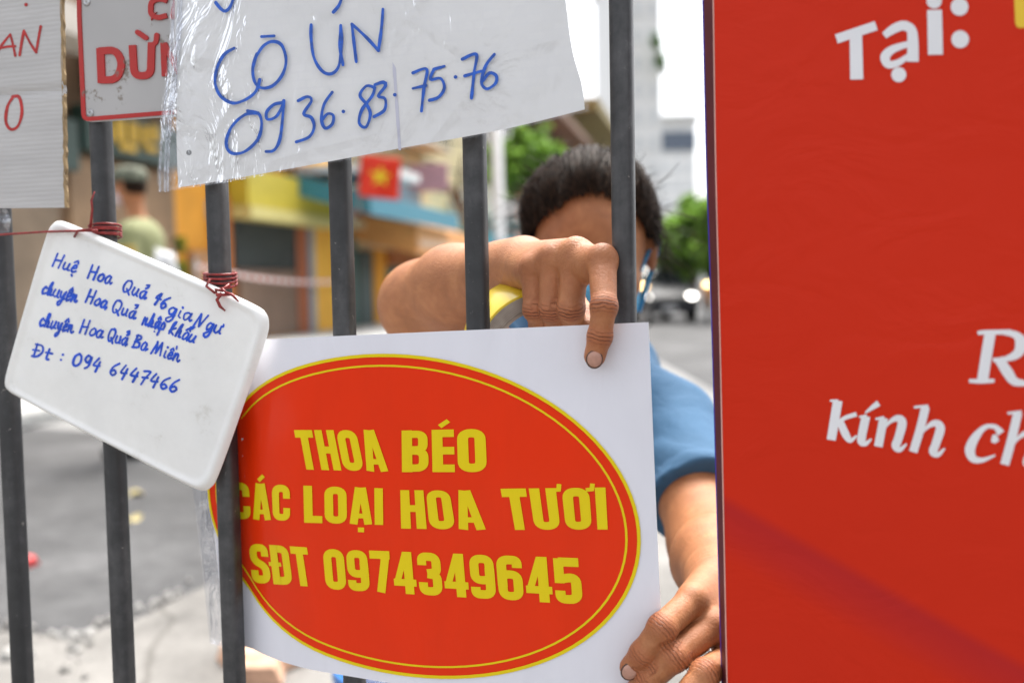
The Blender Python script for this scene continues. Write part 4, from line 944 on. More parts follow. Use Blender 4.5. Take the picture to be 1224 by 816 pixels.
tag(obj('film_scrap', ftag, FILM2, None, True, loc=fence(0, .0125, hgt(0, 262))), 'crumpled scrap of clear film on the bar below the cardboard notice', 'film')

# ---------------- enamelled metal plate
PLP = fence_plane(0.0125, None, 0.0, 1)
def enamel(name, col, chips, rough=0.4):
    m, nt, b, out = new_mat(name); v = coords(nt)
    f = noise(nt, v, 45, 8, 0.7); g = noise(nt, v, 7, 4)
    c1 = ramp(nt, g, [(0.3, tuple(c*.86 for c in col)), (0.7, col)])
    mk = ramp(nt, f, [(0.62, (0, 0, 0)), (0.66, (1, 1, 1))])
    mx = N(nt, 'ShaderNodeMix', data_type='RGBA'); L(nt, mk, mx.inputs[0]); L(nt, c1, mx.inputs[6]); mx.inputs[7].default_value = (*chips, 1)
    L(nt, mx.outputs[2], b.inputs['Base Color']); b.inputs['Roughness'].default_value = rough; bump(nt, b, g, 0.1, 0.003); return m
PL_W = enamel('worn_white_enamel', (0.46, 0.45, 0.45), (0.24, 0.21, 0.18)); PL_R = enamel('worn_red_enamel', (0.46, 0.009, 0.006), (0.22, 0.11, 0.09))
plate = thing('metal_plate', 'worn white enamel plate with raised red letters and red rim, behind the plastic sleeve', 'sign', PLP.at(160, 60))
po = [(91, -120), (330, -135), (338, 126), (330, 131), (110, 146), (103, 145), (98, 138), (97, 128)]
mb = radial(PLP, dense(po, 6), 10, 0.0, 0.002); obj('panel', mb, PL_W, plate)
ink = Ink(PLP, 0.0002, 0.0007)
bp_ = round_path([(94.0, -118), (95.2, 20), (100.8, 143.0), (130, 140.6), (332, 124.5)], 7); ink.stroke(bp_, 5.0, False, cap='flat')
obj('red_rim', ink.mb, PL_R, plate)
ink = Ink(PLP, 0.0002, 0.0012)
def z7(*p): return [(70+x/4.8, y/4.8) for x, y in p]
ink.stroke(z7((243, 278), (251, 478)), 9.0, False, cap='flat'); ink.stroke(round_path(z7((236, 296), (335, 288), (372, 370), (338, 460), (245, 461)), 9), 8.6, False, cap='flat')
ink.stroke(round_path(z7((428, 262), (438, 438), (532, 436), (538, 246)), 9), 8.6, False, cap='flat')
ink.stroke(z7((540, 262), (562, 245), (568, 205)), 5.2); ink.stroke(z7((458, 188), (505, 220)), 6.0, False)
ink.stroke(z7((606, 248), (614, 440)), 7.0, False, cap='flat'); ink.stroke(z7((610, 252), (700, 428)), 6.5, False, cap='flat'); ink.stroke(z7((692, 242), (703, 430)), 7.0, False, cap='flat')
ink.stroke(round_path(z7((870, 262), (830, 232), (770, 250), (768, 400), (830, 420), (880, 390), (876, 330), (835, 332)), 9), 7, False, cap='flat')
ink.stroke(round_path(z7((628, 10), (590, -5), (535, 10), (532, 85), (572, 108), (626, 92)), 7), 6.0, False, cap='flat')
ink.stroke(z7((690, -60), (660, 100)), 6, False); ink.stroke(z7((690, -60), (740, 95)), 6, False)
obj('letter', ink.mb, PL_R, plate)
STEEL = mat('dull_steel', (0.45, 0.45, 0.46), 0.35, 0.2, 200, metal=0.9)
for x, y in ((108.3, 135.5), (104, 3)):
    mb = MB(); c = PLP.at(x, y); mb.lathe(c, PLP.n, [(0.0036, 0), (0.0036, .0006), (0.0026, .0014), (0.0011, .0015), (.0008, .0006), (0.0, .0005)], 20)
    obj('rivet', mb, STEEL, plate, True)

# ---------------- clear plastic sleeve with a handwritten paper
SLV = fence_plane(0.024, lambda a, b: 0.0025*math.sin(a*17+.5)+0.0018*math.sin(a*31+b*9), math.radians(1.5), 2)
top = [(210, -130), (330, -150), (470, -165), (600, -180), (672, -186)]
right = [(672, -186), (676, -90), (684, 0), (688, 35), (693, 62), (700, 90), (703.5, 110), (703.5, 133)]
bottom = [(703.5, 133), (620, 153), (520, 172), (420, 190), (330, 207), (250, 221), (190, 229.5)]
left = [(190, 229.5), (190, 200), (194, 140), (203, 60), (206, 0), (210, -130)]
def chain(*sides):
    out = []
    for s_ in sides:
        q = catmull(s_, 7); out += [tuple(p) for p in q[:-1]]
    return out
BAG = film_mat('sleeve_plastic', 0.07, 0.8, (0.985, 0.985, 0.99), 0.035, 22, 0.8)
sleeve = thing('plastic_sleeve', 'clear plastic sleeve holding a white paper with large blue handwriting', 'sleeve', SLV.at(440, 60))
def paper_mat():
    m, nt, b, out = new_mat('notice_paper'); v = coords(nt); f = noise(nt, v, 12, 5)
    # faint print showing through from the back of the sheet
    br = N(nt, 'ShaderNodeTexBrick'); br.inputs['Scale'].default_value = 38; br.inputs['Mortar Size'].default_value = 0.035; br.inputs['Color1'].default_value = (1, 1, 1, 1); br.inputs['Color2'].default_value = (.97, .97, .97, 1); br.inputs['Mortar'].default_value = (.975, .975, .98, 1)
    mp = N(nt, 'ShaderNodeMapping'); mp.inputs['Rotation'].default_value = (math.radians(90), 0, 0); L(nt, v, mp.inputs['Vector']); L(nt, mp.outputs[0], br.inputs['Vector'])
    c = ramp(nt, f, [(0.3, (0.76, 0.76, 0.76)), (0.7, (0.81, 0.81, 0.81))])
    mx = N(nt, 'ShaderNodeMix', data_type='RGBA', blend_type='MULTIPLY'); mx.inputs[0].default_value = 1; L(nt, c, mx.inputs[6]); L(nt, br.outputs[0], mx.inputs[7])
    L(nt, mx.outputs[2], b.inputs['Base Color']); b.inputs['Roughness'].default_value = 0.6; bump(nt, b, f, 0.15, 0.004); return m
pl_ = [(214, -120), (212, 90), (213, 222)]
pap = chain([(222, -120), (400, -148), (600, -172), (664, -178)], [(664, -178), (668, -90), (676, 0), (684, 60), (695, 100), (699, 131)], [(699, 131), (600, 155), (480, 177), (350, 201), (250, 218.5), (213, 224)], [(213, 224), (211, 160), (212, 90), (209, 0), (222, -120)])
obj('paper', radial(SLV, pap, 26, 0, 0.0003), paper_mat(), sleeve, True, autosmooth=0.6)
obj('clear_film', radial(SLV, chain(top, right, bottom, left), 40, 0.0022), BAG, sleeve, True)
obj('clear_film', radial(SLV, chain(top, right, bottom, left), 30, -0.0022), BAG, sleeve, True)
SEAM = film_mat('zip_seam', 0.12, 0.5, (0.90, 0.91, 0.93), 0.16, 60, 0.7)
mb = MB()
for x in (3.5, 9.5, 13): mb.tube([SLV.at(p[0]+x*(1 if p[1] < 60 else 1), p[1], .0024) for p in catmull(left[:-1], 5)], .0009, 6)
obj('zip_seam', mb, SEAM, sleeve, True)
ink = Ink(SLV, 0.0003)
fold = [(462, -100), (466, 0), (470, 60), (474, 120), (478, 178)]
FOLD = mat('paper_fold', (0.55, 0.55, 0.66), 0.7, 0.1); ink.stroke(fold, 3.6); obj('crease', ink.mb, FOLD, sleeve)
ink = Ink(SLV, 0.0024+0.0004); 
def z2(*p): return [(180+x/2.2667, y/2.2667) for x, y in p]
S = ink.stroke; w = 3.7
NAME_END = 9
for si, st in enumerate(([(232,133),(205,150),(186,185),(180,225),(195,262),(228,281),(262,272),(290,250),(301,218)],
  [(293,148),(282,190),(288,225),(305,240),(335,235),(362,205),(372,165),(360,125),(335,115),(310,128),(290,158)], [(306,102),(340,100)],
  [(440,70),(440,110),(448,160),(470,195),(495,202),(515,180),(522,120),(520,72)], [(520,72),(518,130),(526,178)], [(524,-6),(515,18),(500,36)],
  [(550,68),(556,120),(562,170)], [(550,68),(590,105),(622,140)], [(622,140),(630,80),(634,28)], [(232,-10),(222,20),(208,33),(195,26),(182,10)],
  [(297,308),(262,312),(225,345),(210,390),(225,416),(260,412),(295,380),(306,340),(298,310),(268,302)],
  [(365,280),(340,285),(320,305),(322,325),(345,318),(362,290),(366,275)], [(366,275),(362,330),(355,380),(340,408),(318,412)],
  [(405,275),(430,264),(441,275),(420,310),(440,320),(448,345),(435,372),(400,386)],
  [(497,252),(475,285),(468,325),(478,349),(497,338),(500,315),(485,310),(470,326)],
  [(612,240),(590,235),(572,260),(590,285),(600,312),(588,346),(570,335),(577,300),(605,262),(612,240)],
  [(612,232),(635,225),(641,235),(622,262),(640,270),(638,300),(610,318)],
  [(715,200),(752,190),(745,240),(738,303)], [(715,242),(750,234)], [(800,182),(772,190)], [(772,190),(763,217),(790,215),(800,240),(785,265),(760,274)],
  [(848,163),(886,150),(880,200),(873,268)], [(855,208),(900,195)],
  [(935,150),(912,180),(900,225),(915,243),(938,228),(940,208),(922,200),(903,222)])):
    if si == NAME_END: obj('handwriting', ink.mb, BLUE2, sleeve); ink = Ink(SLV, 0.0028); S = ink.stroke
    S(z2(*st), w if len(st) > 2 else w*.95)
for x, y in ((527, 304), (666, 259), (830, 211)): ink.disc(180+x/2.2667, y/2.2667, 2.2)
obj('handwriting', ink.mb, BLUE2, sleeve)
ink = Ink(SLV, 0.0003); ink.disc(226, 182.5, 3.2); obj('punched_hole', ink.mb, mc('hole_grey', (0.12, 0.12, 0.12), 0.8), sleeve)

# ---------------- red banner panel, nearest
BY = math.radians(31)
BAN = Plane(P(858, 400, 0.69), np.array([math.cos(BY), -math.sin(BY), 0]), UP+np.array([0.0, 0.0, 0]), lambda a, b: 0.0010*math.sin(a*24+b*3)+.0008*math.sin(b*17+a*20))
def ban_mat():
    m, nt, b, out = new_mat('red_vinyl'); uv = coords(nt, uv=True); v = coords(nt)
    sp = N(nt, 'ShaderNodeSeparateXYZ'); L(nt, uv, sp.inputs[0])
    # a printed purple stripe runs down to the right
    e = N(nt, 'ShaderNodeMath', operation='MULTIPLY_ADD'); e.inputs[1].default_value = -0.56; L(nt, sp.outputs[0], e.inputs[0]); L(nt, sp.outputs[1], e.inputs[2])
    st = ramp(nt, e.outputs[0], [(0.085, (0, 0, 0)), (0.10, (.36, .36, .36)), (0.13, (.24, .24, .24)), (0.165, (0, 0, 0))])
    gr = N(nt, 'ShaderNodeMapRange'); gr.inputs['From Min'].default_value = 0.0; gr.inputs['From Max'].default_value = 0.82; L(nt, sp.outputs[1], gr.inputs['Value'])
    base = ramp(nt, gr.outputs[0], [(0.0, (0.60, 0.024, 0.005)), (0.5, (0.56, 0.021, 0.005)), (0.75, (0.47, 0.016, 0.009)), (1.0, (0.45, 0.015, 0.008))])
    mx = N(nt, 'ShaderNodeMix', data_type='RGBA'); L(nt, st, mx.inputs[0]); L(nt, base, mx.inputs[6]); mx.inputs[7].default_value = (0.23, 0.009, 0.034, 1)
    L(nt, mx.outputs[2], b.inputs['Base Color']); b.inputs['Roughness'].default_value = 0.45; b.inputs['Specular IOR Level'].default_value = 0.16
    h1 = noise(nt, coords(nt, (1, 1, 1.8)), 11, 3, 0.5, 2.0); h2 = noise(nt, v, 3.5, 2); hs_ = N(nt, 'ShaderNodeMath', operation='MULTIPLY_ADD'); hs_.inputs[1].default_value = 2.0; L(nt, h2, hs_.inputs[0]); L(nt, h1, hs_.inputs[2]); bump(nt, b, hs_.outputs[0], 0.20, 0.007); return m
ban = thing('banner_board', 'large red vinyl banner board with white lettering, nearest at the right', 'banner', BAN.at(1040, 400))
bl = [(852, -60), (853, 0), (856, 200), (861, 400), (865, 600), (869.5, 816), (873, 930)]
mb = MB(); V = []; uvs = []; nu = 40
for x0, y in catmull(bl, 14):
    for i in range(nu+1):
        x = x0+(1420-x0)*i/nu; V.append(BAN.at(x, y)); uvs.append(((x-860)/1000, (y-500)/1000+0.0))
nr = len(V)//(nu+1)
mb.add(V, [(j*(nu+1)+i, (j+1)*(nu+1)+i, (j+1)*(nu+1)+i+1, j*(nu+1)+i+1) for j in range(nr-1) for i in range(nu)])
fo = obj('printed_face', mb, ban_mat(), ban, True)
uvl = fo.data.uv_layers.new(name='UVMap')
for lp in fo.data.loops: u_, v_ = uvs[lp.vertex_index]; uvl.data[lp.index].uv = (u_, v_+0.5-0.5)
EDGE = mat('maroon_edge', (0.10, 0.006, 0.012), 0.6, 0.2, 30); PALE = mat('pale_edge', (0.75, 0.42, 0.36), 0.6, 0.1, 60); BLUEE = mat('blue_edge', (0.03, 0.02, 0.35), 0.5, 0.1)
cl = catmull(bl, 14); n = len(cl)
def tp_(q, y): return q*(1.0 if q > -10 else 1.03-.33*min(1, max(0, y/816)))
def strip(a, b): return MB().add([BAN.at(x+tp_(a[0], y), y, a[1]) for x, y in cl]+[BAN.at(x+tp_(b[0], y), y, b[1]) for x, y in cl], [(i, i+1, n+i+1, n+i) for i in range(n-1)])
obj('cut_edge', strip((-1.6, -.0006), (0.4, .0003)), PALE, ban)
mb = strip((-1.6, -.0006), (-18, -.011)); obj('side', mb, EDGE, ban)
mb = strip((-18, -.011), (-20.5, -.0122)); obj('blue_lining', mb, BLUEE, ban)
mb = MB().add([BAN.at(x+tp_(-20.5, y), y, -.0122) for x, y in cl]+[BAN.at(1420, y, -.0122) for x, y in cl], [(i, i+1, n+i+1, n+i) for i in range(n-1)]); obj('backing', mb, EDGE, ban)
WHT = mat('white_print', (0.76, 0.76, 0.79), 0.45, 0.04, 20); YEL = mat('yellow_print', (0.80, 0.52, 0.02), 0.45, 0.04, 20)
ink = Ink(BAN, 0.0004)
def z8(*p): return [(980+x/4.082, 380+y/4.082) for x, y in p]
def sv(pts, ws, step=1.5): ink.stroke(z8(*pts), [q/4.082 for q in ws], True, step, cap='flat')
sv([(832,68),(812,190),(793,312)], [54,54,54]); sv([(770,74),(800,70),(935,68)], [16,22,24]); sv([(728,306),(788,308),(852,305)], [18,22,18])
sv([(900,70),(955,82),(982,120),(965,172),(905,200),(845,204)], [24,36,58,46,26,20]); sv([(872,198),(915,262),(950,308),(1010,318)], [44,52,42,24])
obj('lettering', ink.mb, WHT, ban); ink = Ink(BAN, 0.0004)
sv([(88,402),(72,500),(56,594)], [46,46,44]); sv([(50,402),(90,404)], [10,16]); sv([(78,520),(120,488),(180,468)], [12,20,22]); sv([(100,505),(126,565),(150,596),(180,572)], [34,38,24,8])
sv([(226,478),(208,560),(205,600),(226,610),(252,588)], [42,42,42,24,8]); sv([(192,482),(230,476)], [10,16]); sv([(222,462),(262,432),(288,414)], [8,24,30])
sv([(312,486),(300,550),(286,626)], [42,42,42]); sv([(272,492),(315,484)], [10,16]); sv([(300,562),(335,512),(378,488),(402,510),(384,585),(372,622),(392,640),(424,612)], [8,16,32,44,42,42,26,8])
sv([(516,432),(490,540),(456,652)], [42,42,42]); sv([(460,434),(530,428)], [12,14]); sv([(472,598),(515,540),(560,512),(588,536),(566,612),(554,650),(578,664),(610,634)], [8,16,32,44,42,42,26,8])
sv([(868,580),(852,588),(838,586)], [30,44,30]); sv([(884,562),(856,530),(806,532),(758,582),(733,640),(748,684),(792,692),(856,668)], [40,24,24,42,50,38,24,8])
sv([(966,462),(936,590),(902,714)], [44,44,44]); sv([(916,464),(985,456)], [12,14]); sv([(922,650),(965,588),(1012,560),(1046,580),(1024,665),(1012,705),(1040,720),(1070,690)], [8,16,32,44,42,42,26,8])
obj('lettering', ink.mb, WHT, ban); ink = Ink(BAN, 0.0004)
def z9(*p): return [(980+x/5.016, y/5.016) for x, y in p]
def s9(pts, ws): ink.stroke(z9(*pts), [q/5.016 for q in ws], True, 1.5, cap='flat')
s9([(100,236),(338,156)], [56,56]); s9([(216,190),(222,478)], [74,78]); s9([(386,216),(440,178),(500,156),(548,180),(558,250),(558,372)], [40,54,58,58,66,70])
s9([(552,262),(490,278),(425,305),(392,345),(412,388),(470,378),(548,325)], [36,40,50,58,48,40,28]); s9([(688,62),(694,330)], [88,90])
for x, y, r in ((474, 450, 45), (686, 8, 46), (838, 44, 53), (842, 238, 53)): ink.disc(980+x/5.016, y/5.016, r/5.016)
obj('lettering', ink.mb, WHT, ban)
ink = Ink(BAN, 0.0004); V = round_path([(1210.5, -40), (1300, -60), (1310, 20), (1214, 35)], 8, True)
cxy = np.mean(V, 0); ink.strip([tuple(cxy)]+[tuple(p) for p in V], [(0, 1+i, 1+(i+1) % len(V)) for i in range(len(V))]); obj('yellow_block', ink.mb, YEL, ban)
mb = MB()
for a in (0.06, 0.30):
    q = BAN.pt(BAN.ab(858, 400)[0]+a, 0, -0.026); mb.box((q[0]-.012, q[1]-.012, 0), (q[0]+.012, q[1]+.012, 1.75))
obj('frame', mb, IRON, ban)
# ================================================================== PEOPLE (signed-distance modelling, meshed by surface nets)
class Sdf:
    def __init__(s, lo, hi, h):
        s.h = h; s.lo = np.array(lo, float); s.n = np.ceil((np.array(hi)-s.lo)/h).astype(int)+1; s.g = np.full(s.n, 1.0, np.float32)
    def win(s, lo, hi):
        a = np.clip(np.floor((np.asarray(lo)-s.lo)/s.h).astype(int), 0, s.n-1); b = np.clip(np.ceil((np.asarray(hi)-s.lo)/s.h).astype(int)+1, 1, s.n)
        ax = [s.lo[i]+s.h*np.arange(a[i], b[i], dtype=np.float32) for i in range(3)]
        return tuple(slice(a[i], b[i]) for i in range(3)), np.meshgrid(*ax, indexing='ij', sparse=True)
def smin(a, b, k):
    if k <= 0: return np.minimum(a, b)
    h = np.clip(0.5+0.5*(a-b)/k, 0, 1); return a*(1-h)+b*h-k*h*(1-h)
def cone(a, b, ra, rb):
    a = np.asarray(a, float); b = np.asarray(b, float); d = b-a; L2 = float(d @ d) or 1e-12; r = max(ra, rb)
    def f(X, Y, Z):
        t = np.clip(((X-a[0])*d[0]+(Y-a[1])*d[1]+(Z-a[2])*d[2])/L2, 0, 1)
        return np.sqrt((X-a[0]-t*d[0])**2+(Y-a[1]-t*d[1])**2+(Z-a[2]-t*d[2])**2)-(ra+(rb-ra)*t)
    return f, np.minimum(a, b)-r, np.maximum(a, b)+r
def ell(c, r, R=np.eye(3)):
    c = np.asarray(c, float); r = np.asarray(r, float); Ri = R.T
    def f(X, Y, Z):
        x, y, z = X-c[0], Y-c[1], Z-c[2]
        q = [(Ri[i][0]*x+Ri[i][1]*y+Ri[i][2]*z) for i in range(3)]
        k0 = np.sqrt(sum((q[i]/r[i])**2 for i in range(3))); k1 = np.sqrt(sum((q[i]/r[i]**2)**2 for i in range(3)))+1e-9
        return k0*(k0-1)/k1
    m = r.max(); return f, c-m, c+m
def put(S, prim, k, sub=False):
    f, lo, hi = prim; pad = 2.2*k+4*S.h; w, (X, Y, Z) = S.win(lo-pad, hi+pad); d = f(X, Y, Z).astype(np.float32)
    if sub: S.g[w] = -smin(-S.g[w], d, k)
    else: S.g[w] = smin(S.g[w], d, k)
def nets(S):
    g = S.g; n = g.shape; ins = g < 0
    c = np.zeros(tuple(x-1 for x in n), np.int8)
    for dx in (0, 1):
        for dy in (0, 1):
            for dz in (0, 1): c += ins[dx:n[0]-1+dx, dy:n[1]-1+dy, dz:n[2]-1+dz]
    act = (c > 0) & (c < 8); idx = np.argwhere(act); ids = np.full(c.shape, -1, np.int32); ids[act] = np.arange(len(idx))
    i, j, k = idx.T; acc = np.zeros((len(idx), 3)); cnt = np.zeros(len(idx))
    for ax in range(3):
        o1, o2 = [q for q in range(3) if q != ax]
        for u in (0, 1):
            for v in (0, 1):
                off = np.zeros(3, int); off[o1] = u; off[o2] = v; off2 = off.copy(); off2[ax] = 1
                a = g[i+off[0], j+off[1], k+off[2]]; b = g[i+off2[0], j+off2[1], k+off2[2]]; m = (a < 0) != (b < 0)
                t = np.where(m, a/np.where(a == b, 1, a-b), 0); p = np.tile(off.astype(float), (len(idx), 1)); p[:, ax] += t
                acc[m] += p[m]; cnt[m] += 1
    V = S.lo+S.h*(idx+acc/cnt[:, None]); F = []
    for ax in range(3):
        o1, o2 = (ax+1) % 3, (ax+2) % 3
        sl0 = [slice(None)]*3; sl1 = [slice(None)]*3; sl0[ax] = slice(0, -1); sl1[ax] = slice(1, None)
        x = ins[tuple(sl0)] != ins[tuple(sl1)]; e = np.argwhere(x)
        e = e[(e[:, o1] > 0) & (e[:, o2] > 0) & (e[:, o1] < n[o1]-1) & (e[:, o2] < n[o2]-1)]
        fl = ins[tuple(e.T)]
        def cell(d1, d2):
            q = e.copy(); q[:, o1] -= d1; q[:, o2] -= d2; return ids[tuple(q.T)]
        q = np.stack([cell(1, 1), cell(0, 1), cell(0, 0), cell(1, 0)], 1); q[~fl] = q[~fl][:, ::-1]; F.append(q)
    F = np.concatenate(F); F = F[(F >= 0).all(1)]
    return V, F
def np_mesh(name, V, F, mats, parent, mi=None, attrs=None, mods=None):
    me = bpy.data.meshes.new(name); V = np.asarray(V)-root_loc(parent)
    F = [tuple(int(i) for i in f) for f in F]; me.from_pydata(V.tolist(), [], F)
    for m in (mats if isinstance(mats, list) else [mats]): me.materials.append(m)
    if mi is not None: me.polygons.foreach_set('material_index', np.asarray(mi, np.int32))
    me.polygons.foreach_set('use_smooth', [True]*len(me.polygons))
    for k, a in (attrs or {}).items():
        at = me.attributes.new(k, 'FLOAT', 'POINT'); at.data.foreach_set('value', np.asarray(a, np.float32))
    me.update(); o = bpy.data.objects.new(name, me); COL.objects.link(o); o.parent = parent; return o
def mesh_smooth(V, F, it=2, lam=0.5):
    E = np.concatenate([F[:, [0, 1]], F[:, [1, 2]], F[:, [2, 3]], F[:, [3, 0]]]); n = len(V)
    for q in range(it*2):
        l = lam if q % 2 == 0 else -lam*1.04
        s = np.zeros_like(V); c = np.zeros(n)
        np.add.at(s, E[:, 0], V[E[:, 1]]); np.add.at(s, E[:, 1], V[E[:, 0]]); np.add.at(c, E[:, 0], 1); np.add.at(c, E[:, 1], 1)
        V = V+l*(s/np.maximum(c, 1)[:, None]-V)
    return V

# ---------------- skin
def skin_mat(name, deep, light):
    m, nt, b, out = new_mat(name); v = coords(nt)
    f = noise(nt, v, 42, 7, 0.68, 0.4); g = noise(nt, v, 420, 4, 0.7)
    base = ramp(nt, f, [(0.30, tuple(q*.82 for q in deep)), (0.48, deep), (0.72, light)])
    wr = N(nt, 'ShaderNodeAttribute', attribute_name='crease'); al = N(nt, 'ShaderNodeAttribute', attribute_name='along'); rd = N(nt, 'ShaderNodeAttribute', attribute_name='ruddy')
    # fine creases that cross the knuckles
    jit = N(nt, 'ShaderNodeMath', operation='MULTIPLY_ADD'); jit.inputs[1].default_value = 0.0042; L(nt, noise(nt, v, 190, 4, 0.6), jit.inputs[0]); L(nt, al.outputs['Fac'], jit.inputs[2])
    ml = N(nt, 'ShaderNodeMath', operation='MULTIPLY'); ml.inputs[1].default_value = 2*math.pi/0.0027; L(nt, jit.outputs[0], ml.inputs[0])
    sn = N(nt, 'ShaderNodeMath', operation='SINE'); L(nt, ml.outputs[0], sn.inputs[0])
    mr = N(nt, 'ShaderNodeMapRange'); mr.inputs['From Min'].default_value = 0.45; mr.inputs['From Max'].default_value = 1.0; L(nt, sn.outputs[0], mr.inputs['Value'])
    ck = N(nt, 'ShaderNodeMath', operation='MULTIPLY'); L(nt, mr.outputs[0], ck.inputs[0]); L(nt, wr.outputs['Fac'], ck.inputs[1])
    mx0 = N(nt, 'ShaderNodeMix', data_type='RGBA'); L(nt, rd.outputs['Fac'], mx0.inputs[0]); L(nt, base, mx0.inputs[6]); mx0.inputs[7].default_value = (deep[0]*1.0, deep[1]*.74, deep[2]*.66, 1)
    mx = N(nt, 'ShaderNodeMix', data_type='RGBA'); h = N(nt, 'ShaderNodeMath', operation='MULTIPLY'); h.inputs[1].default_value = 0.8; L(nt, ck.outputs[0], h.inputs[0]); L(nt, h.outputs[0], mx.inputs[0])
    L(nt, mx0.outputs[2], mx.inputs[6]); mx.inputs[7].default_value = (deep[0]*.35, deep[1]*.25, deep[2]*.22, 1); L(nt, mx.outputs[2], b.inputs['Base Color'])
    b.inputs['Roughness'].default_value = 0.5; b.inputs['Subsurface Weight'].default_value = 0.12; b.inputs['Subsurface Radius'].default_value = (1, .35, .2); b.inputs['Subsurface Scale'].default_value = 0.004
    hh = N(nt, 'ShaderNodeMath', operation='MULTIPLY_ADD'); hh.inputs[1].default_value = -1.6; L(nt, ck.outputs[0], hh.inputs[0]); L(nt, g, hh.inputs[2])
    bump(nt, b, hh.outputs[0], 1.0, 0.0009); return m
SKIN = skin_mat('skin', (0.40, 0.155, 0.060), (0.51, 0.220, 0.090))
NAIL = mat('fingernail', (0.47, 0.25, 0.185), 0.32, 0.1, 300, coat=0.2); GRIME = mat('nail_grime', (0.09, 0.045, 0.03), 0.7, 0.2, 300)

def build_hand(S, wrist, fore, mcps, fingers, thumb, palmdir, rs):
    """metacarpals, palm, tendons, then each finger blended to the palm only, so neighbours keep a crease"""
    wrist = np.asarray(wrist)
    lo = np.min([p for f in fingers for p in f]+[wrist]+thumb, 0)-0.03; hi = np.max([p for f in fingers for p in f]+[wrist]+thumb, 0)+0.03
    across = unit(mcps[0]-mcps[3])
    wa = wrist+across*0.012; wb = wrist-across*0.012
    roots = [wa, wrist+across*.004, wrist-across*.004, wb]
    for i in range(4):
        put(S, cone(roots[i], mcps[i], .0155, rs[i][0]*1.02), .012)
        put(S, cone(roots[i]+palmdir*.007, mcps[i]*.94+roots[i]*.06+palmdir*.007, .014, .0085), .012)
    for i in range(3): put(S, cone(mcps[i]*.9+wrist*.1+palmdir*.003, mcps[i+1]*.9+wrist*.1+palmdir*.003, .0085, .0085), .008)
    for i in range(4):  # tendons and knuckle heads
        put(S, cone(roots[i]*.75+mcps[i]*.25-palmdir*.0128, mcps[i]-palmdir*rs[i][0]*.62, .0024, .0040), .005)
        put(S, ell(mcps[i]-palmdir*rs[i][0]*.30, np.full(3, rs[i][0]*.90)), .004)
    for i, j, q in ((0, 1, .45), (1, 2, .6), (2, 3, .5)):
        a_ = roots[i]*.55+mcps[i]*.45-palmdir*.0140; b_ = (mcps[i]+mcps[j])/2*.86+wrist*.14-palmdir*.0105; put(S, cone(a_, b_, .0016, .0016), .004); put(S, cone(roots[j]*.8+mcps[j]*.2-palmdir*.0138, a_, .0014, .0016), .004)
    w, (X, Y, Z) = S.win(lo, hi); palm = S.g[w].copy(); G_ = palm.copy()
    def chain(pts, rr):
        d = None
        for a, b, ra, rb in zip(pts[:-1], pts[1:], rr[:-1], rr[1:]):
            q = cone(a, b, ra, rb)[0](X, Y, Z).astype(np.float32); d = q if d is None else smin(d, q, .0035)
        return d
    for f, r in zip(fingers, rs):
        d = chain(f, r)
        for j in (1, 2):   # joint swell
            d = smin(d, ell(f[j], np.full(3, r[j]*(1.03 if j == 1 else 1.0)))[0](X, Y, Z).astype(np.float32), .003)
        G_ = smin(G_, smin(palm, d, .005), .0010)
    G_ = smin(G_, smin(palm, chain(thumb, (.0155, .0130, .0108, .0088)), .008), .002)
    S.g[w] = G_
NAILS = []
def nail(center, out, along, wdt, ln):
    """thin domed plate with a grimy rim"""
    out = unit(out); along = unit(np.asarray(along)-out*(np.asarray(along) @ out)); side = np.cross(along, out); R = np.stack([side, along, out], 1)
    NAILS.append((np.asarray(center)-out*.00045, R, (wdt*.57, ln*.57, .0019), 2)); NAILS.append((np.asarray(center)+along*-.0002, R, (wdt*.5, ln*.5, .0021), 1))

# ---- her right arm (on the left in view): elbow raised, hand over the top edge of the poster
def sz(px, py): return SIGN.Z(px, py)
W1 = P(622, 318, .885); E1 = P(510, 366, 1.06); SH1 = P(592, 452, 1.30)
m1 = [P(720, 312, .756), P(688, 304, .789), P(660, 311, .803), P(637, 323, .816)]
zt = sz(714, 424)
f1 = [[m1[0], P(722, 366, sz(722, 390)-.0135), P(717, 402, sz(717, 402)-.0112), P(711, 425.5, zt-.0098)],
      [m1[1], P(682.5, 369, .786), P(686, 386, .812), P(690, 372, .830)],
      [m1[2], P(659, 370, .797), P(663, 388, .822), P(668, 374, .838)],
      [m1[3], P(639, 370, .808), P(645, 388, .829), P(652, 376, .845)]]
r1 = [(.0110, .0094, .0087, .0081), (.0114, .0104, .0094, .0080), (.0108, .0096, .0088, .0078), (.0104, .0090, .0084, .0074)]
pd1 = unit(P(660, 380, .86)-P(660, 300, .80))
t1 = [P(655, 345, .865), P(682, 362, .850), P(697, 378, .822), P(704, 392, .802)]
# ---- her left arm: coming forward and down to the lower right of the poster
W2 = P(862, 706, .840); E2 = P(852, 652, 1.06); SH2 = P(800, 508, 1.26)
m2 = [P(828, 717, .756), P(852, 748, .752), P(876, 782, .756), P(893, 814, .765)]
def szr(px, py): return SIGN.Z(min(px, 786), py)
f2 = [[m2[0], P(791.5, 750, szr(786, 750)-.0125), P(769, 781, szr(769, 781)-.0112), P(754, 797, szr(754, 797)-.0098)],
      [m2[1], P(806, 784, szr(786, 784)-.016), P(775, 812, szr(775, 812)-.0112), P(757, 829, szr(757, 829)-.0098)],
      [m2[2], P(843, 804, .716), P(814, 838, .709), P(800, 856, .708)],
      [m2[3], P(868, 838, .728), P(845, 865, .716), P(832, 880, .714)]]
r2 = [(.0112, .0104, .0098, .0084), (.0114, .0106, .0098, .0085), (.0110, .0102, .0092, .0080), (.0100, .0090, .0082, .0072)]
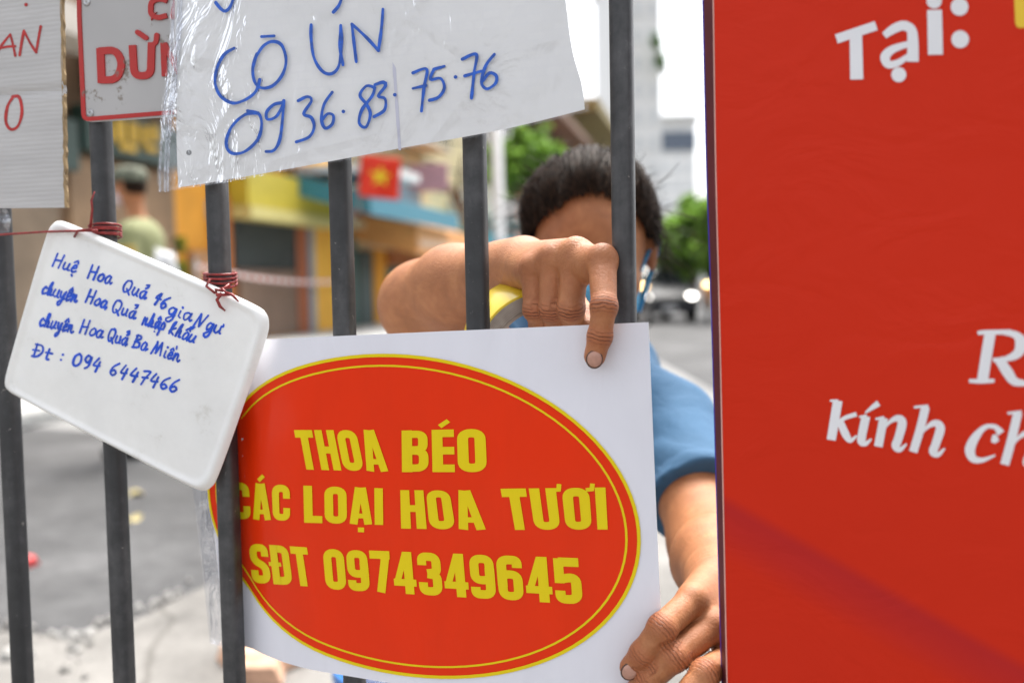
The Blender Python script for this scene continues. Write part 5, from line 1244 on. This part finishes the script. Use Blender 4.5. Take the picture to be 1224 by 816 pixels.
pd2 = unit(P(850, 780, .84)-P(850, 740, .765))
t2 = [P(850, 735, .812), P(822, 752, .790), P(800, 768, szr(786, 768)+.016), P(783, 779, szr(783, 779)+.0125)]
def grid_for(pts, h, pad=.06):
    a = np.array(pts); return Sdf(a.min(0)-pad, a.max(0)+pad, h)
S1 = grid_for([W1, E1, SH1]+[p for f in f1 for p in f]+t1, .00125, .055)
mid = E1*.66+W1*.34+UP*.006
put(S1, cone(E1, mid, .0385, .0380), .03); put(S1, cone(mid, W1, .0380, .0235), .03)
x1 = unit(np.cross(W1-E1, pd1)); put(S1, cone(E1*.2+W1*.8+x1*.006, W1+x1*.009, .024, .019), .012); put(S1, cone(E1*.2+W1*.8-x1*.006, W1-x1*.009, .024, .019), .012)
put(S1, cone(E1, E1*.45+SH1*.55, .0370, .050), .04); put(S1, cone(E1*.45+SH1*.55, SH1, .050, .055), .02)
put(S1, ell(E1+unit(E1-(W1+SH1)/2)*.012, np.full(3, .024)), .04)
build_hand(S1, W1, E1, m1, f1, t1, pd1, r1)
S2 = grid_for([W2, E2]+[p for f in f2 for p in f]+t2+[E2*.35+SH2*.65], .00125, .055)
mid2 = E2*.62+W2*.38
put(S2, cone(E2, mid2, .0400, .0405), .02); put(S2, cone(mid2, W2, .0400, .0230), .02)
x2 = unit(np.cross(W2-E2, pd2)); put(S2, cone(E2*.2+W2*.8+x2*.006, W2+x2*.009, .023, .0185), .012); put(S2, cone(E2*.2+W2*.8-x2*.006, W2-x2*.009, .023, .0185), .012)
put(S2, cone(E2, E2*.4+SH2*.6, .042, .047), .03)
build_hand(S2, W2, E2, m2, f2, t2, pd2, r2)
nail(P(709.6, 427.5, zt-.0098)-CF*.0073+CD*.0012, -CF+CD*.18, CD, .0112, .0122)
nail(P(752.6, 798.5, szr(754, 797)-.0098)-CF*.0076-CR*.0010, -CF-CR*.16+CD*.1, -CR*.6+CD*.75, .0112, .0125)
nail(P(755, 830, szr(757, 829)-.0098)-CF*.0078, -CF-CR*.1, -CR*.6+CD*.75, .0112, .0125)

parts_V, parts_F, parts_m, cre, alo, rud = [], [], [], [], [], []
def push(V, F, m=0, c=None, a=None, r=None):
    o = sum(len(v) for v in parts_V); parts_V.append(V); parts_F.extend([tuple(int(i)+o for i in f) for f in F]); parts_m.extend([m]*len(F))
    z = np.zeros(len(V)); cre.append(z if c is None else c); alo.append(z if a is None else a); rud.append(z if r is None else r)
def crease_attrs(V, fingers, palmdir, mcps):
    best = np.zeros(len(V)); al = np.zeros(len(V)); rd = np.zeros(len(V))
    for f in fingers:
        for j, rad, st in ((1, .0070, 1.0), (2, .0052, .8)):
            ax = unit(unit(f[j]-f[j-1])+unit(f[min(j+1, 3)]-f[j])); d = V-f[j]; a = d @ ax
            dor = np.clip(-(d @ palmdir)/.006+.35, 0, 1) if j == 1 else np.clip(-(d @ CF)/.006+.3, 0, 1)
            dor = np.maximum(dor, np.clip(-(d @ CF)/.006, 0, 1))
            q = np.sqrt((d**2).sum(1)); m = st*np.exp(-(a/rad)**2*1.6)*dor*(q < .017); k = m > best; best[k] = m[k]; al[k] = a[k]
            rd = np.maximum(rd, .75*np.exp(-(a/.009)**2)*dor*(q < .018))
        d = V-f[3]; rd = np.maximum(rd, .55*np.exp(-((d**2).sum(1))/.012**2))
        ax = unit(f[1]-f[0]); rd = np.maximum(rd, .35*np.exp(-(((V-(f[0]+f[1])/2)**2).sum(1))/.02**2))
    for p in mcps: rd = np.maximum(rd, .7*np.exp(-(((V-p)**2).sum(1))/.014**2))
    return best, al, rd
for S_, ff, pd, mm, cs in ((S1, f1, pd1, m1, 1.0), (S2, f2, pd2, m2, .62)):
    V, F = nets(S_); V = mesh_smooth(V, F, 2); c, a, r = crease_attrs(V, ff, pd, mm); push(V, F, 0, c*cs, a, r)
for c, R, r, mi_ in NAILS:
    mb = MB().ellipsoid(c, R, r, 24, 14); push(np.array(mb.v), mb.f, mi_)

# ---- head and trunk
HC = P(706, 294, 1.29)
pt_, yw = math.radians(22), math.radians(-6)
hf = np.array([math.sin(yw)*math.cos(pt_), -math.cos(yw)*math.cos(pt_), -math.sin(pt_)]); hx = unit(np.cross(np.array([0, 0, 1.0]), -hf)); hx = -hx if hx @ CR < 0 else hx; hu = np.cross(hx, -hf); hu = hu if hu[2] > 0 else -hu
HR = np.stack([hx, hf, hu], 1)
def H(x, y, z): return HC+hx*x+hf*y+hu*z
NB = P(704, 428, 1.36); PEL = np.array([.05, 1.80, .80]); CHE = (SH1+SH2)/2*.5+np.array([.01, 1.50, .97])*.5
S3 = Sdf(np.min([HC-.16, SH1-.1, SH2-.1, [-.20, 1.2, .0]], 0), np.max([HC+.16, SH1+.1, SH2+.1, [.40, 2.05, .1]], 0), .0055)
put(S3, ell(H(0, -.012, .015), (.074, .092, .088), HR), .01); put(S3, ell(H(0, .022, -.045), (.058, .062, .066), HR), .03); put(S3, ell(H(0, .045, -.085), (.030, .030, .022), HR), .025)
put(S3, cone(H(0, .080, .002), H(0, .104, -.030), .008, .012), .010); put(S3, cone(H(-.012, .092, -.034), H(.012, .092, -.034), .008, .008), .006)
for s in (-1, 1):
    put(S3, ell(H(s*.031, .090, -.002), (.017, .012, .012), HR), .01, True); put(S3, ell(H(s*.031, .070, -.003), (.013, .013, .012), HR), .003)
    put(S3, cone(H(s*.012, .083, .016), H(s*.048, .070, .014), .007, .005), .012); put(S3, ell(H(s*.044, .058, -.032), (.018, .016, .016), HR), .02)
    put(S3, ell(H(s*.079, -.010, -.012), (.008, .018, .030), HR), .006)
put(S3, cone(H(-.016, .080, -.062), H(.016, .080, -.062), .007, .007), .006)
put(S3, cone(H(0, -.03, -.05), NB, .052, .056), .03)
put(S3, cone(SH1+np.array([.05, .03, -.01]), SH2-np.array([.05, -.03, .01]), .048, .046), .03); put(S3, cone(NB+np.array([0, .03, -.05]), CHE, .060, .105), .05); put(S3, cone(CHE, PEL, .115, .125), .06)
put(S3, cone(CHE-hx*.04, PEL-np.array([.05, 0, 0]), .10, .11), .05); put(S3, cone(CHE+hx*.04, PEL+np.array([.05, 0, 0]), .10, .11), .05)
put(S3, cone(SH1, SH1*.6+E1*.4, .055, .048), .04); put(S3, cone(SH2, SH2*.6+E2*.4, .045, .043), .02)
LEG = []
for s in (-1, 1):
    hp = PEL+np.array([s*.085, 0, -.03]); kn = np.array([.05+s*.10, 1.66, .46]); an = np.array([.05+s*.11, 1.83, PZ+.085]); LEG.append((hp, kn, an))
    put(S3, cone(hp, kn, .088, .056), .04); put(S3, cone(kn, kn*.55+an*.45+np.array([0, .012, 0]), .054, .054), .03); put(S3, cone(kn*.55+an*.45+np.array([0, .012, 0]), an, .052, .036), .03)
    put(S3, cone(an-UP*.045, an+np.array([s*.02, -.14, -.060]), .034, .024), .03); put(S3, ell(an+np.array([0, .03, -.05]), (.032, .038, .034)), .02)
V, F = nets(S3); d = V-HC; push(mesh_smooth(V, F, 1), F)
person = thing('person', 'dark haired person in a blue T-shirt holding the poster with both hands', 'person', (PEL[0], PEL[1], PZ))
np_mesh('body', np.concatenate(parts_V), parts_F, [SKIN, NAIL, GRIME], person, parts_m, {'crease': np.concatenate(cre), 'along': np.concatenate(alo), 'ruddy': np.concatenate(rud)})

# ---- clothes
def cloth_mat(name, c, rough=.85, sc=60):
    m, nt, b, out = new_mat(name); v = coords(nt); f = noise(nt, v, 7, 5); g = noise(nt, v, 900, 2)
    L(nt, ramp(nt, f, [(.3, tuple(q*.9 for q in c)), (.7, tuple(q*1.1 for q in c))]), b.inputs['Base Color']); b.inputs['Roughness'].default_value = rough; b.inputs['Sheen Weight'].default_value = .04
    a = N(nt, 'ShaderNodeMath', operation='MULTIPLY_ADD'); a.inputs[1].default_value = .08; L(nt, g, a.inputs[0]); L(nt, noise(nt, v, 22, 3, .5, .8), a.inputs[2]); bump(nt, b, a.outputs[0], .5, .008); return m
SHIRT = cloth_mat('blue_cotton', (0.036, 0.112, 0.215)); TROU = cloth_mat('navy_cloth', (.02, .03, .06))
S4 = Sdf(np.min([SH1-.13, SH2-.13, E2-.06, PEL-.2], 0), np.max([SH1+.13, SH2+.13, NB+.1, PEL+.2], 0), .0042)
put(S4, cone(SH1+np.array([.05, .02, .012]), SH2-np.array([.05, -.02, -.012]), .070, .070), .04); put(S4, cone(NB+np.array([-.02, .035, -.070]), CHE, .060, .112), .03); put(S4, cone(CHE, PEL+UP*.02, .128, .138), .06)
put(S4, cone(CHE-hx*.04, PEL-np.array([.05, 0, -.02]), .112, .125), .05); put(S4, cone(CHE+hx*.04, PEL+np.array([.05, 0, .02]), .112, .125), .05)
SL1 = SH1*.62+E1*.38; SL2 = SH2*.36+E2*.64
put(S4, cone(SH1, SL1, .066, .062), .03); put(S4, cone(SH2, SL2, .058, .0590), .02)
def cut(S, p, n, r):
    """trim the cloth flat beyond a hem, within r of p"""
    w, (X, Y, Z) = S.win(p-r, p+r); d = (X-p[0])*n[0]+(Y-p[1])*n[1]+(Z-p[2])*n[2]; near = ((X-p[0])**2+(Y-p[1])**2+(Z-p[2])**2) < r*r
    S.g[w] = np.where(near, np.maximum(S.g[w], d), S.g[w])
X, Y, Z = np.meshgrid(*[S4.lo[i]+S4.h*np.arange(S4.n[i], dtype=np.float32) for i in range(3)], indexing='ij', sparse=True)
fold_ = .0040*np.sin(34*(X*.7+Z*.8-Y*.5)+5*np.sin(13*X+7*Z)+3*np.sin(17*Y))*(.5+.5*np.sin(21*X-15*Z+9*Y))+.0030*np.sin(75*(Z*.5+.9*Y+.6*X)+4*np.sin(19*Y+23*X)+3*np.sin(31*Z))*(.5+.5*np.sin(27*Z+18*X))
S4.g += fold_.astype(np.float32)
def hemband(S, p, n, r):
    w, (X, Y, Z) = S.win(p-r, p+r); d = (X-p[0])*n[0]+(Y-p[1])*n[1]+(Z-p[2])*n[2]; near = ((X-p[0])**2+(Y-p[1])**2+(Z-p[2])**2) < r*r
    S.g[w] = np.where(near & (d > -.019), S.g[w]-.0022, S.g[w])
n2 = unit(E2-SH2); n1 = unit(E1-SH1); hemband(S4, SL2+n2*.012, n2, .085); cut(S4, SL2+n2*.012, n2, .085); cut(S4, SL1+n1*.012, n1, .09); cut(S4, H(0, -.03, -.05)*.45+NB*.55, unit(H(0, 0, 0)-NB), .09)
V, F = nets(S4); np_mesh('shirt', mesh_smooth(V, F, 2), F, SHIRT, person)
mb = MB(); 
S5 = Sdf(np.array([-.22, 1.5, .02]), np.array([.38, 2.05, 1.0]), .006)
put(S5, cone(PEL-np.array([.06, 0, -.0]), PEL+np.array([.06, 0, 0]), .125, .125), .04)
for hp, kn, an in LEG: put(S5, cone(hp, kn, .098, .072), .04); put(S5, cone(kn, an+UP*.03, .070, .060), .03); cut(S5, an+UP*.02, -UP, .09)
V, F = nets(S5); np_mesh('trousers', mesh_smooth(V, F, 1), F, TROU, person)
for (hp, kn, an), s in zip(LEG, (-1, 1)):
    S6 = Sdf(an-np.array([.08, .22, .13]), an+np.array([.08, .10, .06]), .005); put(S6, cone(an-UP*.052, an+np.array([s*.02, -.145, -.062]), .040, .031), .02); put(S6, ell(an+np.array([0, .03, -.052]), (.040, .046, .036)), .02); put(S6, cone(an-UP*.04, an+UP*.0, .036, .036), .02, True)
    w, (X, Y, Z) = S6.win(an-.3, an+.3); S6.g[w] = np.maximum(S6.g[w], PZ+.001-Z)
    V, F = nets(S6); np_mesh('shoe', V, F, mc('shoe_brown', (.05, .03, .02), .6), person)
# face mask with ear loops
S7 = Sdf(HC-.17, HC+.17, .004); put(S7, ell(H(0, .028, -.050), (.064, .068, .066), HR), .02); put(S7, cone(H(0, .095, -.028), H(0, .088, -.07), .020, .018), .03)
w, (X, Y, Z) = S7.win(HC-.2, HC+.2); qu = (X-HC[0])*hu[0]+(Y-HC[1])*hu[1]+(Z-HC[2])*hu[2]; qf = (X-HC[0])*hf[0]+(Y-HC[1])*hf[1]+(Z-HC[2])*hf[2]
S7.g[w] = np.maximum(np.maximum(S7.g[w], qu+.012), .035-qf); V, F = nets(S7)
MASKM = cloth_mat('mask_blue', (.10, .36, .58)); mk = np_mesh('face_mask', mesh_smooth(V, F, 1), F, MASKM, person)
mb = MB()
for s in (-1, 1):
    mb = MB(); mb.tube([H(s*.063, .036, -.022), H(s*.074, .01, -.006), H(s*.086, -.022, .004), H(s*.088, -.030, -.018), H(s*.078, -.012, -.040), H(s*.061, .036, -.078)], .0030, 6, flat=.5)
    obj('ear_loop', mb, mc('loop_blue', (.04, .30, .58), .7), mk, True)

# ---- hair, drawn back from the brow into a low knot
HAIR = bpy.data.materials.new('dark_hair'); HAIR, nt, b, out = new_mat('dark_hair')
L(nt, ramp(nt, noise(nt, coords(nt), 160, 3), [(.32, (.007, .0042, .0028)), (.58, (.026, .0140, .0085)), (.75, (.072, .042, .027))]), b.inputs['Base Color']); b.inputs['Roughness'].default_value = .55; b.inputs['Specular IOR Level'].default_value = .07
def hdir(az, el): return np.array([math.sin(az)*math.cos(el), math.cos(az)*math.cos(el), math.sin(el)])   # head frame: x side, y front, z up
HRAD = np.array([.084, .100, .098]); HOFF = np.array([0, -.012, .012])
def hpos(d, lift=0.0):
    d = unit(d); r = 1/np.sqrt(((d/HRAD)**2).sum()); q = HOFF+d*(r+lift); return H(*q)
def hairline(az):
    a = abs(az); return .05*math.sin(3.1*az+.8)*(a < 1.0)+np.interp(a, [0, .35, .8, 1.2, 1.6, 2.2, 3.1416], [.84, .78, .52, .02, -.42, -.5, -.55])
S8 = Sdf(HC-.16, HC+.16, .004); put(S8, ell(H(*HOFF), HRAD-.003, HR), .001)
w, (X, Y, Z) = S8.win(HC-.2, HC+.2); q = [(X-HC[0])*a[0]+(Y-HC[1])*a[1]+(Z-HC[2])*a[2] for a in (hx, hf, hu)]
qx, qy, qz = q[0]-HOFF[0], q[1]-HOFF[1], q[2]-HOFF[2]; rr_ = np.sqrt(qx**2+qy**2+qz**2)+1e-6; az_ = np.abs(np.arctan2(qx, qy)); el_ = np.arcsin(np.clip(qz/rr_, -1, 1))
lim = np.interp(az_, [0, .35, .8, 1.2, 1.6, 2.2, 3.1416], [.84, .78, .52, .02, -.42, -.5, -.55]); S8.g[w] = np.maximum(S8.g[w], (lim+.13+.05*np.sin(9*az_)+.03*np.sin(23*az_+1)-el_)*.08)
put(S8, ell(H(0, -.118, -.012), (.045, .038, .045), HR), .01); V, F = nets(S8)
hair = np_mesh('hair', mesh_smooth(V, F, 1), F, HAIR, person)
mb = MB(); knot = hdir(math.pi, -.12)
def strand(path, w0):
    n = len(path); vs = []
    for i, p in enumerate(path):
        t = unit(path[min(i+1, n-1)]-path[max(i-1, 0)]); nr = unit(p-H(*HOFF)); sd_ = unit(np.cross(t, nr)); w_ = w0*(1-.5*abs(2*i/(n-1)-1)**2); vs += [p-sd_*w_+nr*0, p+nr*w_*.5, p+sd_*w_]
    mb.add(vs, [(3*i+a, 3*i+a+1, 3*i+a+4, 3*i+a+3) for i in range(n-1) for a in (0, 1)])
for i in range(3600):
    az = rng.uniform(-2.6, 2.6); el = hairline(az)+abs(rng.normal(0, .25))*(1 if rng.random() < .75 else 2.2)-.03+rng.normal(0, .035); el = min(el, 1.45)
    d0 = hdir(az, el); k = knot+rng.normal(0, .12, 3); lf = rng.uniform(.0, .011)**1.0; wob = rng.normal(0, .022, 3); path = []
    for t in np.linspace(0, 1, 9):
        dd = d0*(1-t)+k*t+UP*0+np.array([0, .0, .85])*math.sin(math.pi*t)*(.30 if abs(az) < 1.2 else .05)+wob*math.sin(math.pi*t); path.append(hpos(dd, -.002+(lf+.004+.004*math.sin(7*az+2)+.003*math.sin(17*az))*math.sin(math.pi*min(1, t*1.2+.05))))
    strand(path, rng.uniform(.0006, .0013))
for i in range(170):    # stray wisps at the temples and crown
    s = 1 if rng.random() < .7 else -1; az = s*rng.uniform(1.0, 2.0); d0 = hdir(az, rng.uniform(-.1, 1.2)); p = hpos(d0, .002); v = unit(H(*(HOFF+d0))-H(*HOFF))*rng.uniform(.2, .9)-UP*rng.uniform(.2, 1.1)+rng.normal(0, .3, 3); c_ = rng.normal(0, .5, 3); path = []; l = rng.uniform(.015, .045)
    for t in np.linspace(0, 1, 7): path.append(p+v*l*t+c_*l*t*t*.6)
    strand(path, .00045)
for i in range(150):   # flyaway hairs lifting off the crown and temples
    az = rng.choice([-1, 1])*rng.uniform(1.15, 2.2); d0 = hdir(az, rng.uniform(.1, 1.5)); p = hpos(d0, .004); o_ = unit(p-H(*HOFF)); v = unit(o_*rng.uniform(.35, .9)+rng.normal(0, .55, 3)+hf*-.2); l = rng.uniform(.02, .055); c_ = rng.normal(0, .5, 3)-UP*.5; path = []
    for t in np.linspace(0, 1, 7): path.append(p+v*l*t+c_*l*t*t*.7)
    strand(path, rng.uniform(.00035, .0006))
for i in range(34):    # loose locks hanging by the right ear
    az = rng.uniform(1.25, 2.0); p = hpos(hdir(az, rng.uniform(-.1, .5)), .003); c_ = rng.normal(0, .4, 3); l = rng.uniform(.03, .075); ph = rng.uniform(0, 6); path = []
    for t in np.linspace(0, 1, 9): path.append(p+l*t*(-UP*.9+hx*(.35+.2*math.sin(4*t+ph)))+c_*l*t*t*.5+hx*.004*math.sin(7*t+ph))
    strand(path, .0008)
for i in range(60):    # strands wound round the knot
    a0 = rng.uniform(0, 6.28); path = []; rr = rng.uniform(.035, .046); ph = rng.uniform(-.9, .9)
    for t in np.linspace(0, 1, 8):
        a = a0+t*2.2; path.append(H(rr*math.cos(a)*math.cos(ph), -.118-.036*math.sin(ph)*1.0, -.012+rr*math.sin(a)*math.cos(ph)))
    strand(path, .0012)
o = obj('strands', mb, HAIR, hair, True)
mb = MB()
for s in (-1, 1):
    for k in range(40):
        x = s*(.014+.036*k/40); p = H(x, .0895-.018*(k/40)**2-.004, .020+.004*math.sin(k/40*2.6)); mb.tube([p, p+hx*s*.006+hu*.004+hf*.001], [.0009, .0003], 4)
    mb.tube([H(s*.019, .083, -.010), H(s*.031, .0845, -.0125), H(s*.045, .077, -.009)], [.0006, .0014, .0006], 5)
obj('brows', mb, HAIR, hair, True)

# ---- roll of yellow tape hung on her wrist
TC = P(634, 412, .868); tax = unit(-CF+CR*.30+CD*.34)
tp = thing('tape_roll', 'roll of yellow adhesive tape hanging at the wrist behind the bar', 'tape roll', TC)
def tape_mats():
    m, nt, b, out = new_mat('wound_paper_edge'); v = coords(nt); dt = N(nt, 'ShaderNodeVectorMath', operation='LENGTH'); L(nt, v, dt.inputs[0])
    w = N(nt, 'ShaderNodeMath', operation='MULTIPLY'); w.inputs[1].default_value = 4200; L(nt, dt.outputs['Value'], w.inputs[0]); s_ = N(nt, 'ShaderNodeMath', operation='SINE'); L(nt, w.outputs[0], s_.inputs[0])
    f = noise(nt, v, 90, 3); a = N(nt, 'ShaderNodeMath', operation='MULTIPLY_ADD'); a.inputs[1].default_value = .12; L(nt, s_.outputs[0], a.inputs[0]); L(nt, f, a.inputs[2])
    L(nt, ramp(nt, a.outputs[0], [(.3, (.22, .19, .15)), (.7, (.42, .37, .31))]), b.inputs['Base Color']); b.inputs['Roughness'].default_value = .6; return m
TY = mat('yellow_tape', (.80, .58, .02), .28, .06, 20, coat=.3); TG = tape_mats(); TK = mat('tape_core', (.36, .30, .24), .8, .1, 30)
mb = MB(); mb.lathe(TC, tax, [(.0525, -.024), (.0545, -.0235), (.055, -.022), (.055, .022), (.0545, .0235), (.0525, .024)], 72); obj('tape', mb, TY, tp, True, autosmooth=.6)
mb = MB(); mb.lathe(TC, tax, [(.0530, .0238), (.0525, .0242), (.0405, .0242)], 72); mb.lathe(TC, tax, [(.0530, -.0238), (.0525, -.0242), (.0405, -.0242)], 72); obj('wound_edge', mb, TG, tp)
mb = MB(); mb.lathe(TC, tax, [(.0404, .0246), (.0378, .0246), (.0378, -.0246), (.0404, -.0246)], 72, closed=True); obj('core', mb, TK, tp, False)

# ---------------- uniformed man walking past
OB = np.array([P(162, 300, 6.6)[0], P(162, 300, 6.6)[1], 0.0])
off = thing('person', 'person in khaki uniform shirt, camouflage cap and pale mask, by the brown shop', 'person', OB)
def O(x, y, z): return OB+np.array([x, y, z])
hs = (OB*0+P(150, 226, 6.6))[2]; Hd = O(-.02, 0, hs); sh_ = hs-.27
So_ = Sdf(OB+np.array([-.5, -.4, 0]), OB+np.array([.5, .4, hs+.2]), .011)
put(So_, ell(Hd, (.10, .078, .115)), .01); put(So_, ell(Hd+np.array([-.06, 0, -.06]), (.05, .05, .06)), .03); put(So_, ell(Hd+np.array([-.105, 0, -.01]), (.02, .014, .02)), .01); put(So_, cone(Hd-UP*.06+np.array([.02, 0, 0]), O(.03, 0, sh_), .055, .06), .03)
put(So_, cone(O(.03, -.15, sh_-.03), O(.03, .15, sh_-.03), .07, .07), .04); put(So_, cone(O(.03, 0, sh_-.08), O(.0, 0, .98), .14, .14), .06)
for s in (-1, 1):
    put(So_, cone(O(.03, s*.19, sh_-.04), O(.05, s*.22, sh_-.31), .05, .042), .03); put(So_, cone(O(.05, s*.22, sh_-.31), O(-.14 if s < 0 else -.06, s*.21, sh_-.46), .042, .032), .02)
    hb = O(-.16 if s < 0 else -.08, s*.21, sh_-.48)
    for k in range(4): put(So_, cone(hb, hb+np.array([-.07, (k-1.5)*.018, -.05-.01*k]), .018, .009), .008)
    put(So_, cone(hb, hb+np.array([-.03, -.04, -.03]), .016, .010), .008)
    put(So_, cone(O(0, s*.09, .93), O(-.01+.03*s, s*.10, .50), .085, .06), .03); put(So_, cone(O(-.01+.03*s, s*.10, .50), O(.03+.05*s, s*.10, .09), .06, .042), .03); put(So_, cone(O(.05+.05*s, s*.10, .04), O(-.14+.05*s, s*.11, .035), .036, .03), .02)
V, F = nets(So_); np_mesh('body', mesh_smooth(V, F, 1), F, SKIN, off)
S_ = Sdf(OB+np.array([-.5, -.4, .7]), OB+np.array([.5, .4, hs]), .011)
put(S_, cone(O(.03, -.15, sh_-.03), O(.03, .15, sh_-.03), .085, .085), .04); put(S_, cone(O(.03, 0, sh_-.08), O(.0, 0, .94), .158, .165), .06); put(S_, cone(O(.02, -.06, sh_-.12), O(0, -.06, .95), .13, .13), .06); put(S_, cone(O(.02, .06, sh_-.12), O(0, .06, .95), .13, .13), .06)
for s in (-1, 1): put(S_, cone(O(.03, s*.19, sh_-.04), O(.045, s*.215, sh_-.25), .068, .062), .03)
V, F = nets(S_); np_mesh('shirt', mesh_smooth(V, F, 1), F, cloth_mat('khaki_cloth', (.26, .27, .13)), off)
S_ = Sdf(OB+np.array([-.5, -.4, 0]), OB+np.array([.5, .4, 1.15]), .012)
for s in (-1, 1): put(S_, cone(O(0, s*.08, .98), O(-.01+.03*s, s*.10, .50), .115, .085), .03); put(S_, cone(O(-.01+.03*s, s*.10, .50), O(.03+.05*s, s*.10, .12), .08, .068), .03)
V, F = nets(S_); np_mesh('trousers', mesh_smooth(V, F, 1), F, cloth_mat('olive_cloth', (.10, .11, .06)), off)
for s in (-1, 1):
    S_ = Sdf(O(-.25+.05*s, s*.105-.1, 0), O(.15+.05*s, s*.105+.1, .18), .008); put(S_, cone(O(.05+.05*s, s*.10, .05), O(-.15+.05*s, s*.11, .042), .046, .038), .02); put(S_, cone(O(.05+.05*s, s*.10, .05), O(.045+.05*s, s*.10, .12), .046, .05), .02); V, F = nets(S_); np_mesh('shoe', V, F, mc('shoe_black', (.02, .02, .02), .5), off)
CAMO = mat('camouflage_cloth', (.13, .14, .10), .8, .7, 22)
mb = MB(); mb.lathe(Hd+UP*.045, UP, [(.112, 0), (.118, .02), (.112, .06), (.095, .088), (.05, .10), (0, .103)], 26); mb.tube([Hd+np.array([-.09, 0, .05]), Hd+np.array([-.15, 0, .045]), Hd+np.array([-.185, 0, .03])], [.08, .075, .045], 12, flat=.13); obj('cap', mb, CAMO, off, True)
S_ = Sdf(Hd-.2, Hd+.2, .009); put(S_, ell(Hd+np.array([-.058, 0, -.055]), (.062, .062, .068)), .02); w, (X, Y, Z) = S_.win(Hd-.3, Hd+.3); S_.g[w] = np.maximum(np.maximum(S_.g[w], Z-(Hd[2]-.012)), X-(Hd[0]-.02)); V, F = nets(S_)
np_mesh('face_mask', mesh_smooth(V, F, 1), F, mc('pale_pink_mask', (.62, .50, .50), .8), off)
S_ = Sdf(Hd-.2, Hd+.2, .010); put(S_, ell(Hd+np.array([.018, 0, .02]), (.092, .088, .105)), .01); w, (X, Y, Z) = S_.win(Hd-.3, Hd+.3); S_.g[w] = np.maximum(S_.g[w], np.maximum(Hd[0]-.015-X, Hd[2]-.05-Z)); V, F = nets(S_); np_mesh('hair', V, F, HAIR, off)
mb = MB(); mb.box(tuple(O(-.02, -.262, sh_-.20)), tuple(O(.10, -.284, sh_-.12))); obj('arm_badge', mb, mc('badge_gold', (.5, .32, .05), .6), off, bevel=.004)
# white bag at his side
bgp = P(196, 312, 6.4); wb = MB(); S_ = Sdf(bgp-.16, bgp+.16, .008); put(S_, ell(bgp, (.075, .045, .065)), .02); put(S_, cone(bgp+np.array([.03, 0, -.02]), bgp+np.array([.08, 0, -.08]), .03, .015), .02); put(S_, cone(bgp, bgp+np.array([-.05, .02, .08]), .03, .012), .03)
X, Y, Z = np.meshgrid(*[S_.lo[i]+S_.h*np.arange(S_.n[i], dtype=np.float32) for i in range(3)], indexing='ij', sparse=True); S_.g += (.006*np.sin(90*X+60*Z)*np.sin(70*Y+50*Z)).astype(np.float32)
V, F = nets(S_); wb.v = [tuple(p) for p in V]; wb.f = [tuple(int(i) for i in f) for f in F]; wb.mi = [0]*len(wb.f)
tag(obj('carrier_bag', wb, mc('white_bag', (.78, .78, .78), .4), None, True, loc=bgp), 'white plastic bag hanging behind the back of the uniformed person', 'bag')
